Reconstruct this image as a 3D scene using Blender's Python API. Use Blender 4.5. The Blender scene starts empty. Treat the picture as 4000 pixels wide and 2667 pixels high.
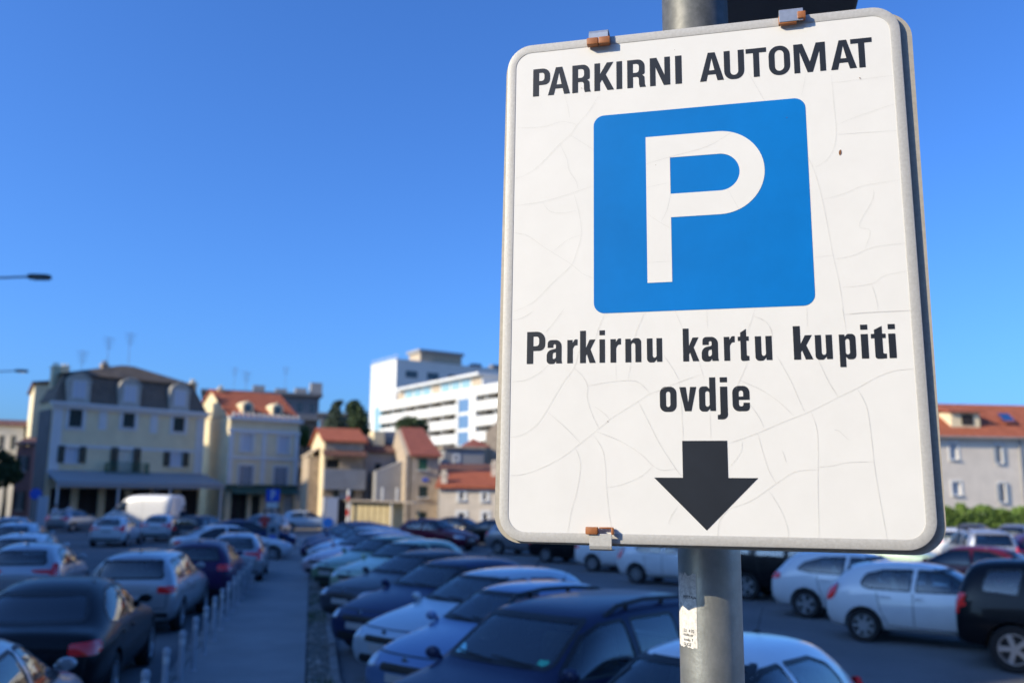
import bpy, bmesh, math, random
from mathutils import Vector, Matrix
from mathutils.bvhtree import BVHTree
from mathutils.geometry import tessellate_polygon
random.seed(7)
R = math.radians
SC = bpy.context.scene
COL = SC.collection

# ------------------------------------------------------------------ camera
CAMH = 2.65
F = 3500.0                                   # focal length in photo pixels (4000 wide)
CX, CY = 2000.0, 1333.5
_up = Vector((2208 - CX, -19000 - CY, F)).normalized()      # world up in camera axes (x right, y down, z forward)
_fw = Vector((0, 0, 1)); _fy = (_fw - _up * (_fw @ _up)).normalized(); _rx = _fy.cross(_up)
ROT = Matrix((_rx, _fy, _up))                # world = ROT @ camera
CAM = Vector((0, 0, CAMH))
cam_data = bpy.data.cameras.new('camera'); cam = bpy.data.objects.new('camera', cam_data); COL.objects.link(cam)
_r, _u, _b = ROT @ Vector((1, 0, 0)), ROT @ Vector((0, -1, 0)), ROT @ Vector((0, 0, -1))
cam.matrix_world = Matrix(((_r.x, _u.x, _b.x, 0), (_r.y, _u.y, _b.y, 0), (_r.z, _u.z, _b.z, CAMH), (0, 0, 0, 1)))
cam_data.sensor_width = 36; cam_data.lens = F / 4000 * 36
cam_data.clip_start = .05; cam_data.clip_end = 20000
cam_data.dof.use_dof = True; cam_data.dof.focus_distance = 1.40; cam_data.dof.aperture_fstop = 3.9
SC.camera = cam

# ------------------------------------------------------------------ light
SUN_AZ, SUN_EL = 244.0, 28.0                 # clockwise from +Y
world = bpy.data.worlds.new('World'); SC.world = world; world.use_nodes = True
nt = world.node_tree; bg = nt.nodes['Background']
sky = nt.nodes.new('ShaderNodeTexSky'); sky.sky_type = 'NISHITA'; sky.sun_disc = False
sky.sun_elevation = R(SUN_EL); sky.sun_rotation = R(SUN_AZ)
sky.altitude = 0; sky.air_density = 1.0; sky.dust_density = 2.0; sky.ozone_density = 6.0
tint = nt.nodes.new('ShaderNodeMix'); tint.data_type = 'RGBA'; tint.blend_type = 'MULTIPLY'; tint.inputs[0].default_value = 1; tint.inputs[7].default_value = (.445, .75, 1.15, 1)   # the camera's cool white balance
nt.links.new(sky.outputs[0], tint.inputs[6]); nt.links.new(tint.outputs[2], bg.inputs['Color'])
bg.inputs['Strength'].default_value = 0.15
sl = bpy.data.lights.new('sun', 'SUN'); sl.energy = 4.1; sl.angle = R(.53); sl.color = (1, .87, .64)
so = bpy.data.objects.new('sun', sl); COL.objects.link(so)
SUN = Vector((math.cos(R(SUN_EL)) * math.sin(R(SUN_AZ)), math.cos(R(SUN_EL)) * math.cos(R(SUN_AZ)), math.sin(R(SUN_EL))))
so.rotation_euler = SUN.to_track_quat('Z', 'Y').to_euler()
SC.view_settings.view_transform = 'Standard'; SC.view_settings.look = 'None'
SC.view_settings.gamma = 1; SC.view_settings.exposure = 0.53; SC.view_settings.use_curve_mapping = False
SC.cycles.use_denoising = True
SC.cycles.max_bounces = 8; SC.cycles.transparent_max_bounces = 24
SC.cycles.sample_clamp_indirect = 6

# ------------------------------------------------------------------ survey helpers (photo point -> place in the world)
def ray(px, py): return ROT @ Vector((px - CX, py - CY, F))
def atz(px, py, z):
    d = ray(px, py); t = (z - CAMH) / d.z; return CAM + d * t
def gnd(px, py): return atz(px, py, 0)
def aty(px, py, y):
    d = ray(px, py); return CAM + d * (y / d.y)
def gp(px, y):
    p = aty(px, 1936 + .0102 * (px - 2000), y); return Vector((p.x, p.y, 0))
def az_vec(a): return Vector((math.sin(R(a)), math.cos(R(a)), 0))

# ------------------------------------------------------------------ materials
MATS = {}
def mat(name, col, rough=.6, metal=0., coat=0., noise=0., nscale=8., bump=0., bscale=60., spec=.5, var=None, trans=0.):
    if name in MATS: return MATS[name]
    m = bpy.data.materials.new(name); m.use_nodes = True; n = m.node_tree.nodes; l = m.node_tree.links
    p = n['Principled BSDF']; p.inputs['Base Color'].default_value = (*col, 1); p.inputs['Roughness'].default_value = rough
    p.inputs['Metallic'].default_value = metal; p.inputs['Coat Weight'].default_value = coat; p.inputs['Coat Roughness'].default_value = .04
    p.inputs['Specular IOR Level'].default_value = spec
    tc = n.new('ShaderNodeTexCoord')
    if noise or var:
        t = n.new('ShaderNodeTexNoise'); t.inputs['Scale'].default_value = nscale; t.inputs['Detail'].default_value = 6; t.inputs['Roughness'].default_value = .65
        l.new(tc.outputs['Object'], t.inputs['Vector'])
        r = n.new('ShaderNodeValToRGB'); r.color_ramp.elements[0].position = .3; r.color_ramp.elements[1].position = .7
        c2 = var or tuple(min(1, c * (1 + noise)) for c in col); c1 = col if var else tuple(c * (1 - noise) for c in col)
        r.color_ramp.elements[0].color = (*c1, 1); r.color_ramp.elements[1].color = (*c2, 1)
        l.new(t.outputs['Fac'], r.inputs['Fac']); l.new(r.outputs['Color'], p.inputs['Base Color'])
    if bump:
        t2 = n.new('ShaderNodeTexNoise'); t2.inputs['Scale'].default_value = bscale; t2.inputs['Detail'].default_value = 8
        l.new(tc.outputs['Object'], t2.inputs['Vector'])
        b = n.new('ShaderNodeBump'); b.inputs['Strength'].default_value = bump; b.inputs['Distance'].default_value = .02
        l.new(t2.outputs['Fac'], b.inputs['Height']); l.new(b.outputs['Normal'], p.inputs['Normal'])
    MATS[name] = m; return m
def glass_mat(name, tint, dark):
    m = bpy.data.materials.new(name); m.use_nodes = True; n = m.node_tree.nodes; l = m.node_tree.links
    n.remove(n['Principled BSDF']); out = n['Material Output']
    tr = n.new('ShaderNodeBsdfTransparent'); tr.inputs[0].default_value = (*tint, 1)
    gl = n.new('ShaderNodeBsdfGlossy'); gl.inputs['Roughness'].default_value = .02; gl.inputs[0].default_value = (1, 1, 1, 1)
    fr = n.new('ShaderNodeFresnel'); fr.inputs['IOR'].default_value = dark
    mx = n.new('ShaderNodeMixShader'); l.new(fr.outputs[0], mx.inputs[0]); l.new(tr.outputs[0], mx.inputs[1]); l.new(gl.outputs[0], mx.inputs[2])
    l.new(mx.outputs[0], out.inputs['Surface']); MATS[name] = m; return m
def roof_mat(name, c1, c2, scale=3.2, dist='x'):
    m = bpy.data.materials.new(name); m.use_nodes = True; n = m.node_tree.nodes; l = m.node_tree.links
    p = n['Principled BSDF']; p.inputs['Roughness'].default_value = .85
    tc = n.new('ShaderNodeTexCoord')
    w = n.new('ShaderNodeTexWave'); w.bands_direction = 'X'; w.inputs['Scale'].default_value = scale; w.inputs['Distortion'].default_value = .4
    l.new(tc.outputs['Object'], w.inputs['Vector'])
    t = n.new('ShaderNodeTexNoise'); t.inputs['Scale'].default_value = 1.7; t.inputs['Detail'].default_value = 8
    l.new(tc.outputs['Object'], t.inputs['Vector'])
    r = n.new('ShaderNodeValToRGB'); r.color_ramp.elements[0].position = .32; r.color_ramp.elements[1].position = .68
    r.color_ramp.elements[0].color = (*c1, 1); r.color_ramp.elements[1].color = (*c2, 1)
    l.new(t.outputs['Fac'], r.inputs['Fac'])
    mx = n.new('ShaderNodeMix'); mx.data_type = 'RGBA'; mx.blend_type = 'MULTIPLY'; mx.inputs[0].default_value = .3
    l.new(r.outputs['Color'], mx.inputs[6]); l.new(w.outputs['Color'], mx.inputs[7]); l.new(mx.outputs[2], p.inputs['Base Color'])
    b = n.new('ShaderNodeBump'); b.inputs['Strength'].default_value = .8; b.inputs['Distance'].default_value = .05
    l.new(w.outputs['Fac'], b.inputs['Height']); l.new(b.outputs['Normal'], p.inputs['Normal'])
    MATS[name] = m; return m

M_ASPH = mat('asphalt', (.135, .138, .142), .9, noise=.28, nscale=.3, bump=.5, bscale=90)
M_PATH = mat('path_asphalt', (.235, .235, .232), .9, noise=.16, nscale=.8, bump=.4, bscale=70)
M_DIRT = mat('dirt', (.15, .14, .12), .95, var=(.08, .085, .07), nscale=2.2, bump=.9, bscale=18)
M_KERB = mat('kerb_stone', (.21, .20, .19), .9, noise=.25, nscale=5, bump=.4)
M_BOL = mat('bollard_paint', (.42, .43, .45), .5, noise=.15, nscale=9)
M_WHITE = mat('sign_white', (.735, .725, .70), .45, noise=.025, nscale=14, spec=.4)
M_BLUE = mat('sign_blue', (.001, .165, .52), .45, noise=.10, nscale=5, spec=.2)
M_BLACK = mat('sign_black', (.016, .020, .028), .45, noise=.1, nscale=30, spec=.4)
M_CRACK = mat('crack_grey', (.46, .45, .43), .8)
M_ALU = mat('weathered_aluminium', (.43, .42, .40), .55, metal=.12, var=(.52, .51, .49), nscale=230, bump=.05, bscale=500)
M_BACK = mat('back_panel_zinc', (.34, .31, .26), .6, metal=.15, var=(.44, .40, .34), nscale=120)
M_ZINC = mat('galvanised_steel', (.36, .37, .35), .40, metal=.72, var=(.52, .53, .50), nscale=26, bump=.05, bscale=150)
M_SLEEVE = mat('dark_weathered_steel', (.085, .088, .082), .5, metal=.3, var=(.16, .16, .15), nscale=60)
M_CLIP = mat('clip_steel', (.42, .44, .46), .38, metal=.7, var=(.56, .57, .58), nscale=70)
M_ORANGE = mat('orange_rubber', (.33, .115, .035), .55, noise=.25, nscale=90)
M_RUST = mat('rust', (.20, .08, .03), .8, noise=.4, nscale=80)
M_CAB = mat('cabinet_grey', (.075, .08, .085), .6, noise=.2, nscale=5)
M_PAPER = mat('worn_paper', (.84, .82, .78), .9, var=(.46, .45, .43), nscale=150)
M_TYRE = mat('tyre_rubber', (.015, .015, .016), .85)
M_RIM = mat('alloy_rim', (.50, .51, .53), .3, metal=.8)
M_INT = mat('car_interior', (.07, .072, .075), .9, noise=.2)
M_SEAT = mat('seat_fabric', (.36, .36, .33), .95, noise=.2, nscale=20)
M_PLAS = mat('black_plastic', (.014, .014, .015), .5)
M_CHROME = mat('chrome', (.7, .7, .72), .12, metal=1)
M_RED = mat('tail_lamp_red', (.88, .010, .012), .12, coat=1)
M_LAMP = mat('headlamp_glass', (.55, .57, .60), .08, coat=1, metal=.3)
M_AMB = mat('amber_lens', (.55, .20, .02), .2, coat=1)
M_PLATE = mat('number_plate', (.42, .42, .42), .5)
M_GREENS = mat('green_sticker', (.05, .45, .30), .4)
M_CYANS = mat('cyan_sticker', (.25, .65, .75), .4)
M_CARGL = glass_mat('car_glass', (.80, .87, .84), 2.0)
M_TINT = glass_mat('tinted_car_glass', (.06, .065, .07), 1.9)
M_WING = mat('window_glass', (.03, .04, .05), .08, coat=.5)
M_LEAF = mat('leaf_green', (.035, .085, .018), .8, var=(.075, .14, .028), nscale=3)
M_LEAFD = mat('conifer_green', (.030, .058, .020), .85, var=(.055, .085, .03), nscale=2)
M_LEAFG = mat('grey_green', (.05, .075, .045), .85, var=(.08, .105, .065), nscale=2)
M_HEDGE = mat('hedge_green', (.11, .19, .03), .8, var=(.19, .27, .05), nscale=3)
M_BARK = mat('bark', (.10, .075, .05), .95, noise=.3)
M_RTILE = roof_mat('orange_roof_tiles', (.36, .085, .032), (.48, .13, .055))
M_RTILE2 = roof_mat('red_brown_roof_tiles', (.27, .075, .045), (.36, .10, .06))
M_RTILE3 = roof_mat('old_brown_roof_tiles', (.13, .06, .045), (.20, .085, .06))
M_BROWN = roof_mat('brown_roof_sheet', (.13, .105, .085), (.19, .15, .12), 5)
M_SLATE = roof_mat('mansard_slate', (.19, .145, .11), (.26, .20, .15), 4)
M_CREAM = mat('cream_render', (.76, .63, .39), .9, noise=.10, nscale=.8)
M_YEL = mat('yellow_render', (.76, .64, .41), .9, noise=.10, nscale=.8)
M_DORM = mat('grey_cream_stucco', (.46, .43, .36), .9, noise=.1, nscale=1.5)
M_TRIM = mat('white_trim', (.66, .65, .62), .8, noise=.05, nscale=2)
M_STONE = mat('beige_stone', (.44, .35, .25), .95, noise=.22, nscale=2.2, bump=.4, bscale=6)
M_GREYW = mat('grey_render', (.30, .29, .28), .95, noise=.14, nscale=1.1)
M_DGREY = mat('dark_grey_concrete', (.16, .16, .165), .9, noise=.15, nscale=.7)
M_WHITEB = mat('white_facade', (.68, .65, .59), .8, noise=.05, nscale=.4)
M_PLASTER = mat('old_white_plaster', (.58, .50, .40), .95, noise=.14, nscale=1.2)
M_SHUT = mat('dark_green_shutter', (.012, .032, .028), .6)
M_SHUTG = mat('green_shutter', (.03, .12, .06), .6)
M_SHUTB = mat('grey_blue_shutter', (.30, .34, .38), .7)
M_BLIND = mat('pale_blind', (.52, .55, .60), .7)
M_CURT = mat('cream_curtain', (.62, .58, .45), .9, noise=.2, nscale=4)
M_AWN = mat('awning_canvas', (.30, .31, .31), .9, noise=.08)
M_DARKIN = mat('dark_interior', (.022, .020, .020), .9, noise=.6, nscale=.7)
M_GFASC = mat('green_fascia', (.02, .07, .05), .6)
M_KIOSK = mat('kiosk_yellow', (.58, .46, .24), .7, noise=.12, nscale=1.5)
M_TEAL = mat('teal_glass', (.26, .40, .43), .15, coat=.5)
M_SKYGL = mat('blue_glass', (.12, .20, .32), .1, coat=1)
M_HILL = mat('hazy_hill', (.16, .19, .22), .95, noise=.2, nscale=.01)  # grey-blue puts the distance haze into the hill's own colour
M_SKIN = mat('skin', (.50, .30, .21), .7)
M_SHIRT = mat('white_shirt', (.72, .73, .78), .9)
M_CLOTHD = mat('dark_clothes', (.03, .03, .045), .9)
M_REDC = mat('red_paint', (.55, .04, .03), .5)
M_SIGNB = mat('traffic_blue', (.01, .08, .50), .4)
M_IRON = mat('painted_iron', (.05, .07, .065), .6)
M_GALV2 = mat('lamp_grey', (.30, .33, .35), .5, metal=.3)
M_DARKH = mat('lamp_head_dark', (.06, .065, .06), .6)

# ------------------------------------------------------------------ object helpers
def tag(o, label=None, cat=None, group=None, kind=None):
    if label: o['label'] = label
    if cat: o['category'] = cat
    if group: o['group'] = group
    if kind: o['kind'] = kind
    return o
def empty(name, loc=(0, 0, 0), rz=0, label=None, cat=None, group=None):
    o = bpy.data.objects.new(name, None); COL.objects.link(o); o.empty_display_size = .2
    o.location = loc; o.rotation_euler = (0, 0, rz); tag(o, label, cat, group); return o
def link(name, me, parent=None, loc=None):
    o = bpy.data.objects.new(name, me); COL.objects.link(o)
    if parent: o.parent = parent
    if loc: o.location = loc
    return o
def finish(name, bm, m, smooth=None, sharp=None):
    me = bpy.data.meshes.new(name); bm.normal_update(); bm.to_mesh(me); bm.free()
    for x in (m if isinstance(m, (list, tuple)) else [m]): me.materials.append(x)
    if smooth:
        me.shade_smooth()
        me.set_sharp_from_angle(angle=R(sharp or 35))
    return me
def obj(name, bm, m, parent=None, loc=None, smooth=False, sharp=None): return link(name, finish(name, bm, m, smooth, sharp), parent, loc)
def box(bm, x0, y0, z0, x1, y1, z1):
    v = [bm.verts.new(p) for p in ((x0, y0, z0), (x1, y0, z0), (x1, y1, z0), (x0, y1, z0), (x0, y0, z1), (x1, y0, z1), (x1, y1, z1), (x0, y1, z1))]
    for f in ((3, 2, 1, 0), (4, 5, 6, 7), (0, 1, 5, 4), (1, 2, 6, 5), (2, 3, 7, 6), (3, 0, 4, 7)): bm.faces.new([v[i] for i in f])
    return v
def bbox(x0, y0, z0, x1, y1, z1, bev=0.):
    bm = bmesh.new(); box(bm, x0, y0, z0, x1, y1, z1)
    if bev: bmesh.ops.bevel(bm, geom=bm.edges[:], offset=bev, segments=2, affect='EDGES', profile=.5)
    return bm
def poly(bm, pts): return bm.faces.new([bm.verts.new(p) for p in pts])
def prism(bm, pts, d):                        # closed 3-D polygon swept by d
    a = [bm.verts.new(p) for p in pts]; b = [bm.verts.new(Vector(p) + Vector(d)) for p in pts]
    n = len(a); bm.faces.new(a[::-1]); bm.faces.new(b)
    for i in range(n): bm.faces.new([a[i], a[(i + 1) % n], b[(i + 1) % n], b[i]])
def lathe(bm, prof, axis='z', seg=24, c=(0, 0, 0), a0=0, a1=2 * math.pi, cap=True):
    c = Vector(c); full = abs(a1 - a0 - 2 * math.pi) < 1e-6; n = seg if full else seg + 1; rings = []
    for r, h in prof:
        ring = []
        for k in range(n):
            a = a0 + (a1 - a0) * k / seg; x, y = r * math.cos(a), r * math.sin(a)
            p = {'z': (x, y, h), 'y': (x, h, y), 'x': (h, x, y)}[axis]; ring.append(bm.verts.new(c + Vector(p)))
        rings.append(ring)
    for i in range(len(rings) - 1):
        for k in range(seg): bm.faces.new([rings[i][k], rings[i][(k + 1) % n], rings[i + 1][(k + 1) % n], rings[i + 1][k]])
    if full and cap:
        if prof[0][0] > 1e-4: bm.faces.new(rings[0][::-1])
        if prof[-1][0] > 1e-4: bm.faces.new(rings[-1])
    bmesh.ops.recalc_face_normals(bm, faces=bm.faces[:])
def tube(bm, pts, r, seg=8, r1=None):
    pts = [Vector(p) for p in pts]; rings = []; n = len(pts)
    for i, p in enumerate(pts):
        t = (pts[min(i + 1, n - 1)] - pts[max(i - 1, 0)]).normalized(); up = Vector((0, 0, 1)) if abs(t.z) < .9 else Vector((1, 0, 0))
        a = t.cross(up).normalized(); b = t.cross(a); rr = r if r1 is None else r + (r1 - r) * i / (n - 1)
        rings.append([bm.verts.new(p + a * rr * math.cos(2 * math.pi * k / seg) + b * rr * math.sin(2 * math.pi * k / seg)) for k in range(seg)])
    for i in range(n - 1):
        for k in range(seg): bm.faces.new([rings[i][k], rings[i][(k + 1) % seg], rings[i + 1][(k + 1) % seg], rings[i + 1][k]])
    bm.faces.new(rings[0][::-1]); bm.faces.new(rings[-1])
def rpoly(pts, n=5):                          # rounded polygon: points (x, y[, r])
    out = []; N = len(pts)
    for i, p in enumerate(pts):
        P = Vector(p[:2]); r = p[2] if len(p) > 2 else 0
        if r <= 0: out.append(P); continue
        A = Vector(pts[i - 1][:2]); B = Vector(pts[(i + 1) % N][:2]); da = A - P; db = B - P
        la, lb = da.length, db.length; ang = da.angle(db); t = min(r / max(math.tan(ang / 2), 1e-3), la * .5, lb * .5)
        s, e = P + da / la * t, P + db / lb * t
        k = 4 / 3 * math.tan((math.pi - ang) / 4) * math.tan(ang / 2) if ang < math.pi - .01 else .5
        c1, c2 = s + (P - s) * min(k, 1), e + (P - e) * min(k, 1)
        for j in range(n + 1):
            u = j / n; out.append(s * (1 - u) ** 3 + c1 * 3 * u * (1 - u) ** 2 + c2 * 3 * u * u * (1 - u) + e * u ** 3)
    return out
def struct(name, bm, m, **k):
    o = obj(name, bm, m, **k); o['kind'] = 'structure'; return o
def grid_patch(bm, rows):
    V = [[bm.verts.new(p) for p in r] for r in rows]
    for i in range(len(V) - 1):
        for j in range(len(V[0]) - 1): bm.faces.new([V[i][j], V[i][j + 1], V[i + 1][j + 1], V[i + 1][j]])
# ------------------------------------------------------------------ cars: templates
def car_shell(st, L, W, H, zf, sq=.62):
    bm = bmesh.new(); rings = []
    for x, zfl, wl, wm, zm, wb, zb, wt, zt in st:
        half = [(0, zfl), (wl * .9, zfl), (wl, zfl + .1), (wm, zm), (wb, zb), (wt, zt - min(.08, (zt - zb) * .35)), (wt * sq, zt), (0, zt + .015)]
        ring = [bm.verts.new((x, y, z)) for y, z in half] + [bm.verts.new((x, -y, z)) for y, z in half[-2:0:-1]]
        rings.append(ring)
    n = len(rings[0])
    for a, b in zip(rings, rings[1:]):
        for k in range(n): bm.faces.new([a[k], b[k], b[(k + 1) % n], a[(k + 1) % n]])
    bm.faces.new(rings[0]); bm.faces.new(rings[-1][::-1])
    bmesh.ops.recalc_face_normals(bm, faces=bm.faces[:])
    me = bpy.data.meshes.new('tmp'); bm.to_mesh(me); bm.free()
    o = bpy.data.objects.new('tmp', me); COL.objects.link(o); md = o.modifiers.new('s', 'SUBSURF'); md.levels = 2; md.render_levels = 2
    dg = bpy.context.evaluated_depsgraph_get(); me2 = bpy.data.meshes.new_from_object(o.evaluated_get(dg))
    bpy.data.objects.remove(o)
    xs = [v.co.x for v in me2.vertices]; ys = [v.co.y for v in me2.vertices]; zs = [v.co.z for v in me2.vertices]
    for v in me2.vertices:
        v.co.x = (v.co.x - min(xs)) / (max(xs) - min(xs)) * L - L / 2
        v.co.y *= W / 2 / max(ys); v.co.z = zf + (v.co.z - min(zs)) / (max(zs) - min(zs)) * (H - zf)
    return me2
def cut(me, cutters):
    o = bpy.data.objects.new('tmp', me); COL.objects.link(o); tmp = [o]
    for bm in cutters:
        bmesh.ops.recalc_face_normals(bm, faces=bm.faces[:])
        for f in bm.faces: f.material_index = 1
        c = bpy.data.meshes.new('tmpc'); bm.to_mesh(c); bm.free(); c.materials.append(M_INT); c.materials.append(M_INT)
        co = bpy.data.objects.new('tmpc', c); COL.objects.link(co); tmp.append(co)
        md = o.modifiers.new('b', 'BOOLEAN'); md.operation = 'DIFFERENCE'; md.object = co; md.solver = 'EXACT'; md.material_mode = 'INDEX'
    dg = bpy.context.evaluated_depsgraph_get(); me2 = bpy.data.meshes.new_from_object(o.evaluated_get(dg))
    for t in tmp: bpy.data.objects.remove(t)
    return me2
AX = {'L': (lambda u, v: Vector((u, 3, v)), Vector((0, -1, 0))), 'R': (lambda u, v: Vector((u, -3, v)), Vector((0, 1, 0))),
      'F': (lambda u, v: Vector((5, u, v)), Vector((-1, 0, 0))), 'B': (lambda u, v: Vector((-5, u, v)), Vector((1, 0, 0))),
      'T': (lambda u, v: Vector((u, v, 4)), Vector((0, 0, -1)))}
def cast(bvh, ax, u, v, off):
    f, d = AX[ax]; p = f(u, v); h, nrm, i, dist = bvh.ray_cast(p, d)
    if h is None:
        h, nrm, i, dist = bvh.find_nearest(p + d * 3)
    if nrm.dot(d) > 0: nrm = -nrm
    return h + nrm * off
def span(pl, u):
    vs = []
    for a, b in zip(pl, pl[1:] + pl[:1]):
        if (a.x - u) * (b.x - u) <= 0 and abs(a.x - b.x) > 1e-9: vs.append(a.y + (b.y - a.y) * (u - a.x) / (b.x - a.x))
    return (min(vs), max(vs)) if vs else None
def pane(bvh, pts, ax, off, n=12, m=6):
    pl = rpoly(pts, 4); u0, u1 = min(p.x for p in pl), max(p.x for p in pl); bm = bmesh.new(); cols = []
    e = (u1 - u0) * .004
    us = sorted(set([u0 + e, u1 - e] + [u0 + (u1 - u0) * k / n for k in range(1, n)] + [u0 + (u1 - u0) * k for k in (.03, .97)]))
    for u in us:
        s = span(pl, u)
        if s: cols.append([cast(bvh, ax, u, s[0] + (s[1] - s[0]) * j / m, off) for j in range(m + 1)])
    grid_patch(bm, cols); bmesh.ops.recalc_face_normals(bm, faces=bm.faces[:]); return bm
def lamp_patch(bvh, pts, L):
    """a rear lamp that hugs the bodywork but does not run round on to the flank."""
    bm = pane(bvh, pts, 'B', .008, 8, 5)
    for v in bm.verts: v.co.x = min(v.co.x, -L / 2 + .26)
    return bm
def rim_strip(bvh, pts, ax, off, b):
    pl = rpoly(pts, 4); n = len(pl); bm = bmesh.new(); area = sum(pl[i - 1].x * pl[i].y - pl[i].x * pl[i - 1].y for i in range(n)); s = 1 if area > 0 else -1
    dense = []
    for i in range(n):
        a, c = pl[i], pl[(i + 1) % n]; k = max(1, int((c - a).length / .12))
        dense += [a + (c - a) * j / k for j in range(k)]
    pl = dense; n = len(pl); O = []; I = []
    for i in range(n):
        t = (pl[(i + 1) % n] - pl[i - 1]); t = t.normalized() if t.length > 1e-9 else Vector((1, 0)); nn = Vector((-t.y, t.x)) * s
        a, c = pl[i] - nn * .006, pl[i] + nn * b
        O.append(bm.verts.new(cast(bvh, ax, a.x, a.y, off))); I.append(bm.verts.new(cast(bvh, ax, c.x, c.y, off - .004)))
    for i in range(n): bm.faces.new([O[i], O[(i + 1) % n], I[(i + 1) % n], I[i]])
    return bm
def seam(bm, bvh, pts, ax, w=.007, off=.002):
    P = [Vector(p) for p in pts]; D = []
    for a, b in zip(P, P[1:]):
        k = max(1, int((b - a).length / .08)); D += [a + (b - a) * j / k for j in range(k)]
    D.append(P[-1]); rows = []
    for i, p in enumerate(D):
        t = (D[min(i + 1, len(D) - 1)] - D[max(i - 1, 0)]).normalized(); nn = Vector((-t.y, t.x)) * w
        rows.append([cast(bvh, ax, *(p - nn), off), cast(bvh, ax, *(p + nn), off)])
    grid_patch(bm, rows)
def mir(pts): return [(-p[0],) + tuple(p[1:]) for p in pts]
def wheel_meshes(r, w, spokes):
    bm = bmesh.new(); rr = r * .66
    lathe(bm, [(rr, -w / 2 + .01), (r * .93, -w / 2), (r, -w / 2 + .03), (r, w / 2 - .03), (r * .93, w / 2), (rr, w / 2 - .01)], 'y', 28, cap=False)
    ty = finish('wheel', bm, M_TYRE, True, 50)
    bm = bmesh.new()
    lathe(bm, [(rr, w / 2 - .004), (rr * .93, w / 2 - .004), (rr * .88, w / 2 - .03), (rr * .86, -w / 2 + .04)], 'y', 28, cap=False)
    lathe(bm, [(0.001, w / 2 - .012), (.055, w / 2 - .014), (.065, w / 2 - .03), (.001, w / 2 - .05)], 'y', 14)
    for k in range(spokes):
        a = 2 * math.pi * k / spokes; ca, sa = math.cos(a), math.sin(a); pr = []
        for rad, hw in ((.04, .035), (rr * .95, .028 if spokes > 6 else .045)):
            for s in (-1, 1): pr.append((rad * ca - s * hw * sa, rad * sa + s * hw * ca))
        q = [pr[0], pr[1], pr[3], pr[2]]
        prism(bm, [(x, w / 2 - .035, z) for x, z in q], (0, .022, 0))
    bmesh.ops.recalc_face_normals(bm, faces=bm.faces[:]); rim = finish('rim', bm, M_RIM, True, 30)
    bm = bmesh.new(); lathe(bm, [(rr * .9, w / 2 - .075), (.001, w / 2 - .075)], 'y', 20)
    disc = finish('brake', bm, M_PLAS)
    return ty, rim, disc
def seat_bm(w, d, bh):
    bm = bmesh.new(); box(bm, -d / 2, -w / 2, .22, d / 2, w / 2, .40)
    prism(bm, [(-d / 2, -w / 2, .34), (-d / 2 - .12, -w / 2, .34), (-d / 2 - .24, -w / 2, .34 + bh), (-d / 2 - .15, -w / 2, .34 + bh)], (0, w, 0))
    bmesh.ops.recalc_face_normals(bm, faces=bm.faces[:]); bmesh.ops.bevel(bm, geom=bm.edges[:], offset=.03, segments=2, affect='EDGES'); return bm
HATCH = [(2.0, .30, .40, .50, .48, .46, .58, .30, .62), (1.93, .22, .64, .70, .46, .64, .64, .46, .69), (1.72, .20, .75, .80, .48, .73, .74, .56, .80), (1.25, .19, .78, .845, .52, .79, .85, .60, .92),
         (.84, .19, .78, .85, .54, .80, .92, .62, .985), (.70, .19, .78, .85, .54, .80, .93, .63, 1.05), (.20, .19, .78, .85, .55, .81, .95, .60, 1.35), (-.08, .19, .78, .85, .55, .81, .95, .59, 1.43),
         (-.60, .19, .78, .85, .56, .81, .96, .58, 1.46), (-1.15, .19, .78, .85, .56, .81, .97, .57, 1.445), (-1.60, .20, .78, .85, .58, .79, .98, .55, 1.375), (-1.76, .22, .76, .83, .58, .77, .98, .52, 1.20),
         (-1.90, .24, .70, .80, .58, .74, .94, .54, 1.0), (-1.96, .27, .66, .76, .56, .70, .86, .50, .92), (-2.0, .32, .58, .66, .52, .62, .74, .42, .78)]
SEDAN = [(2.25, .30, .42, .52, .48, .48, .58, .30, .62), (2.17, .22, .66, .74, .46, .68, .66, .48, .70), (1.95, .20, .76, .82, .48, .76, .75, .58, .80), (1.45, .19, .80, .86, .52, .81, .84, .62, .90),
         (.98, .19, .80, .87, .54, .82, .90, .63, .955), (.84, .19, .80, .87, .55, .82, .91, .63, 1.02), (.30, .19, .80, .87, .55, .83, .92, .60, 1.33), (.02, .19, .80, .87, .55, .83, .93, .585, 1.395),
         (-.5, .19, .80, .87, .56, .83, .94, .58, 1.42), (-1.0, .19, .80, .87, .56, .83, .945, .565, 1.385), (-1.35, .20, .80, .87, .56, .82, .95, .56, 1.27), (-1.70, .21, .79, .86, .57, .80, .95, .58, 1.05),
         (-1.86, .22, .78, .85, .58, .79, .93, .62, .985), (-2.1, .24, .74, .82, .58, .76, .92, .60, .975), (-2.2, .27, .70, .77, .56, .71, .86, .54, .90), (-2.25, .32, .60, .67, .52, .62, .74, .42, .78)]
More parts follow.
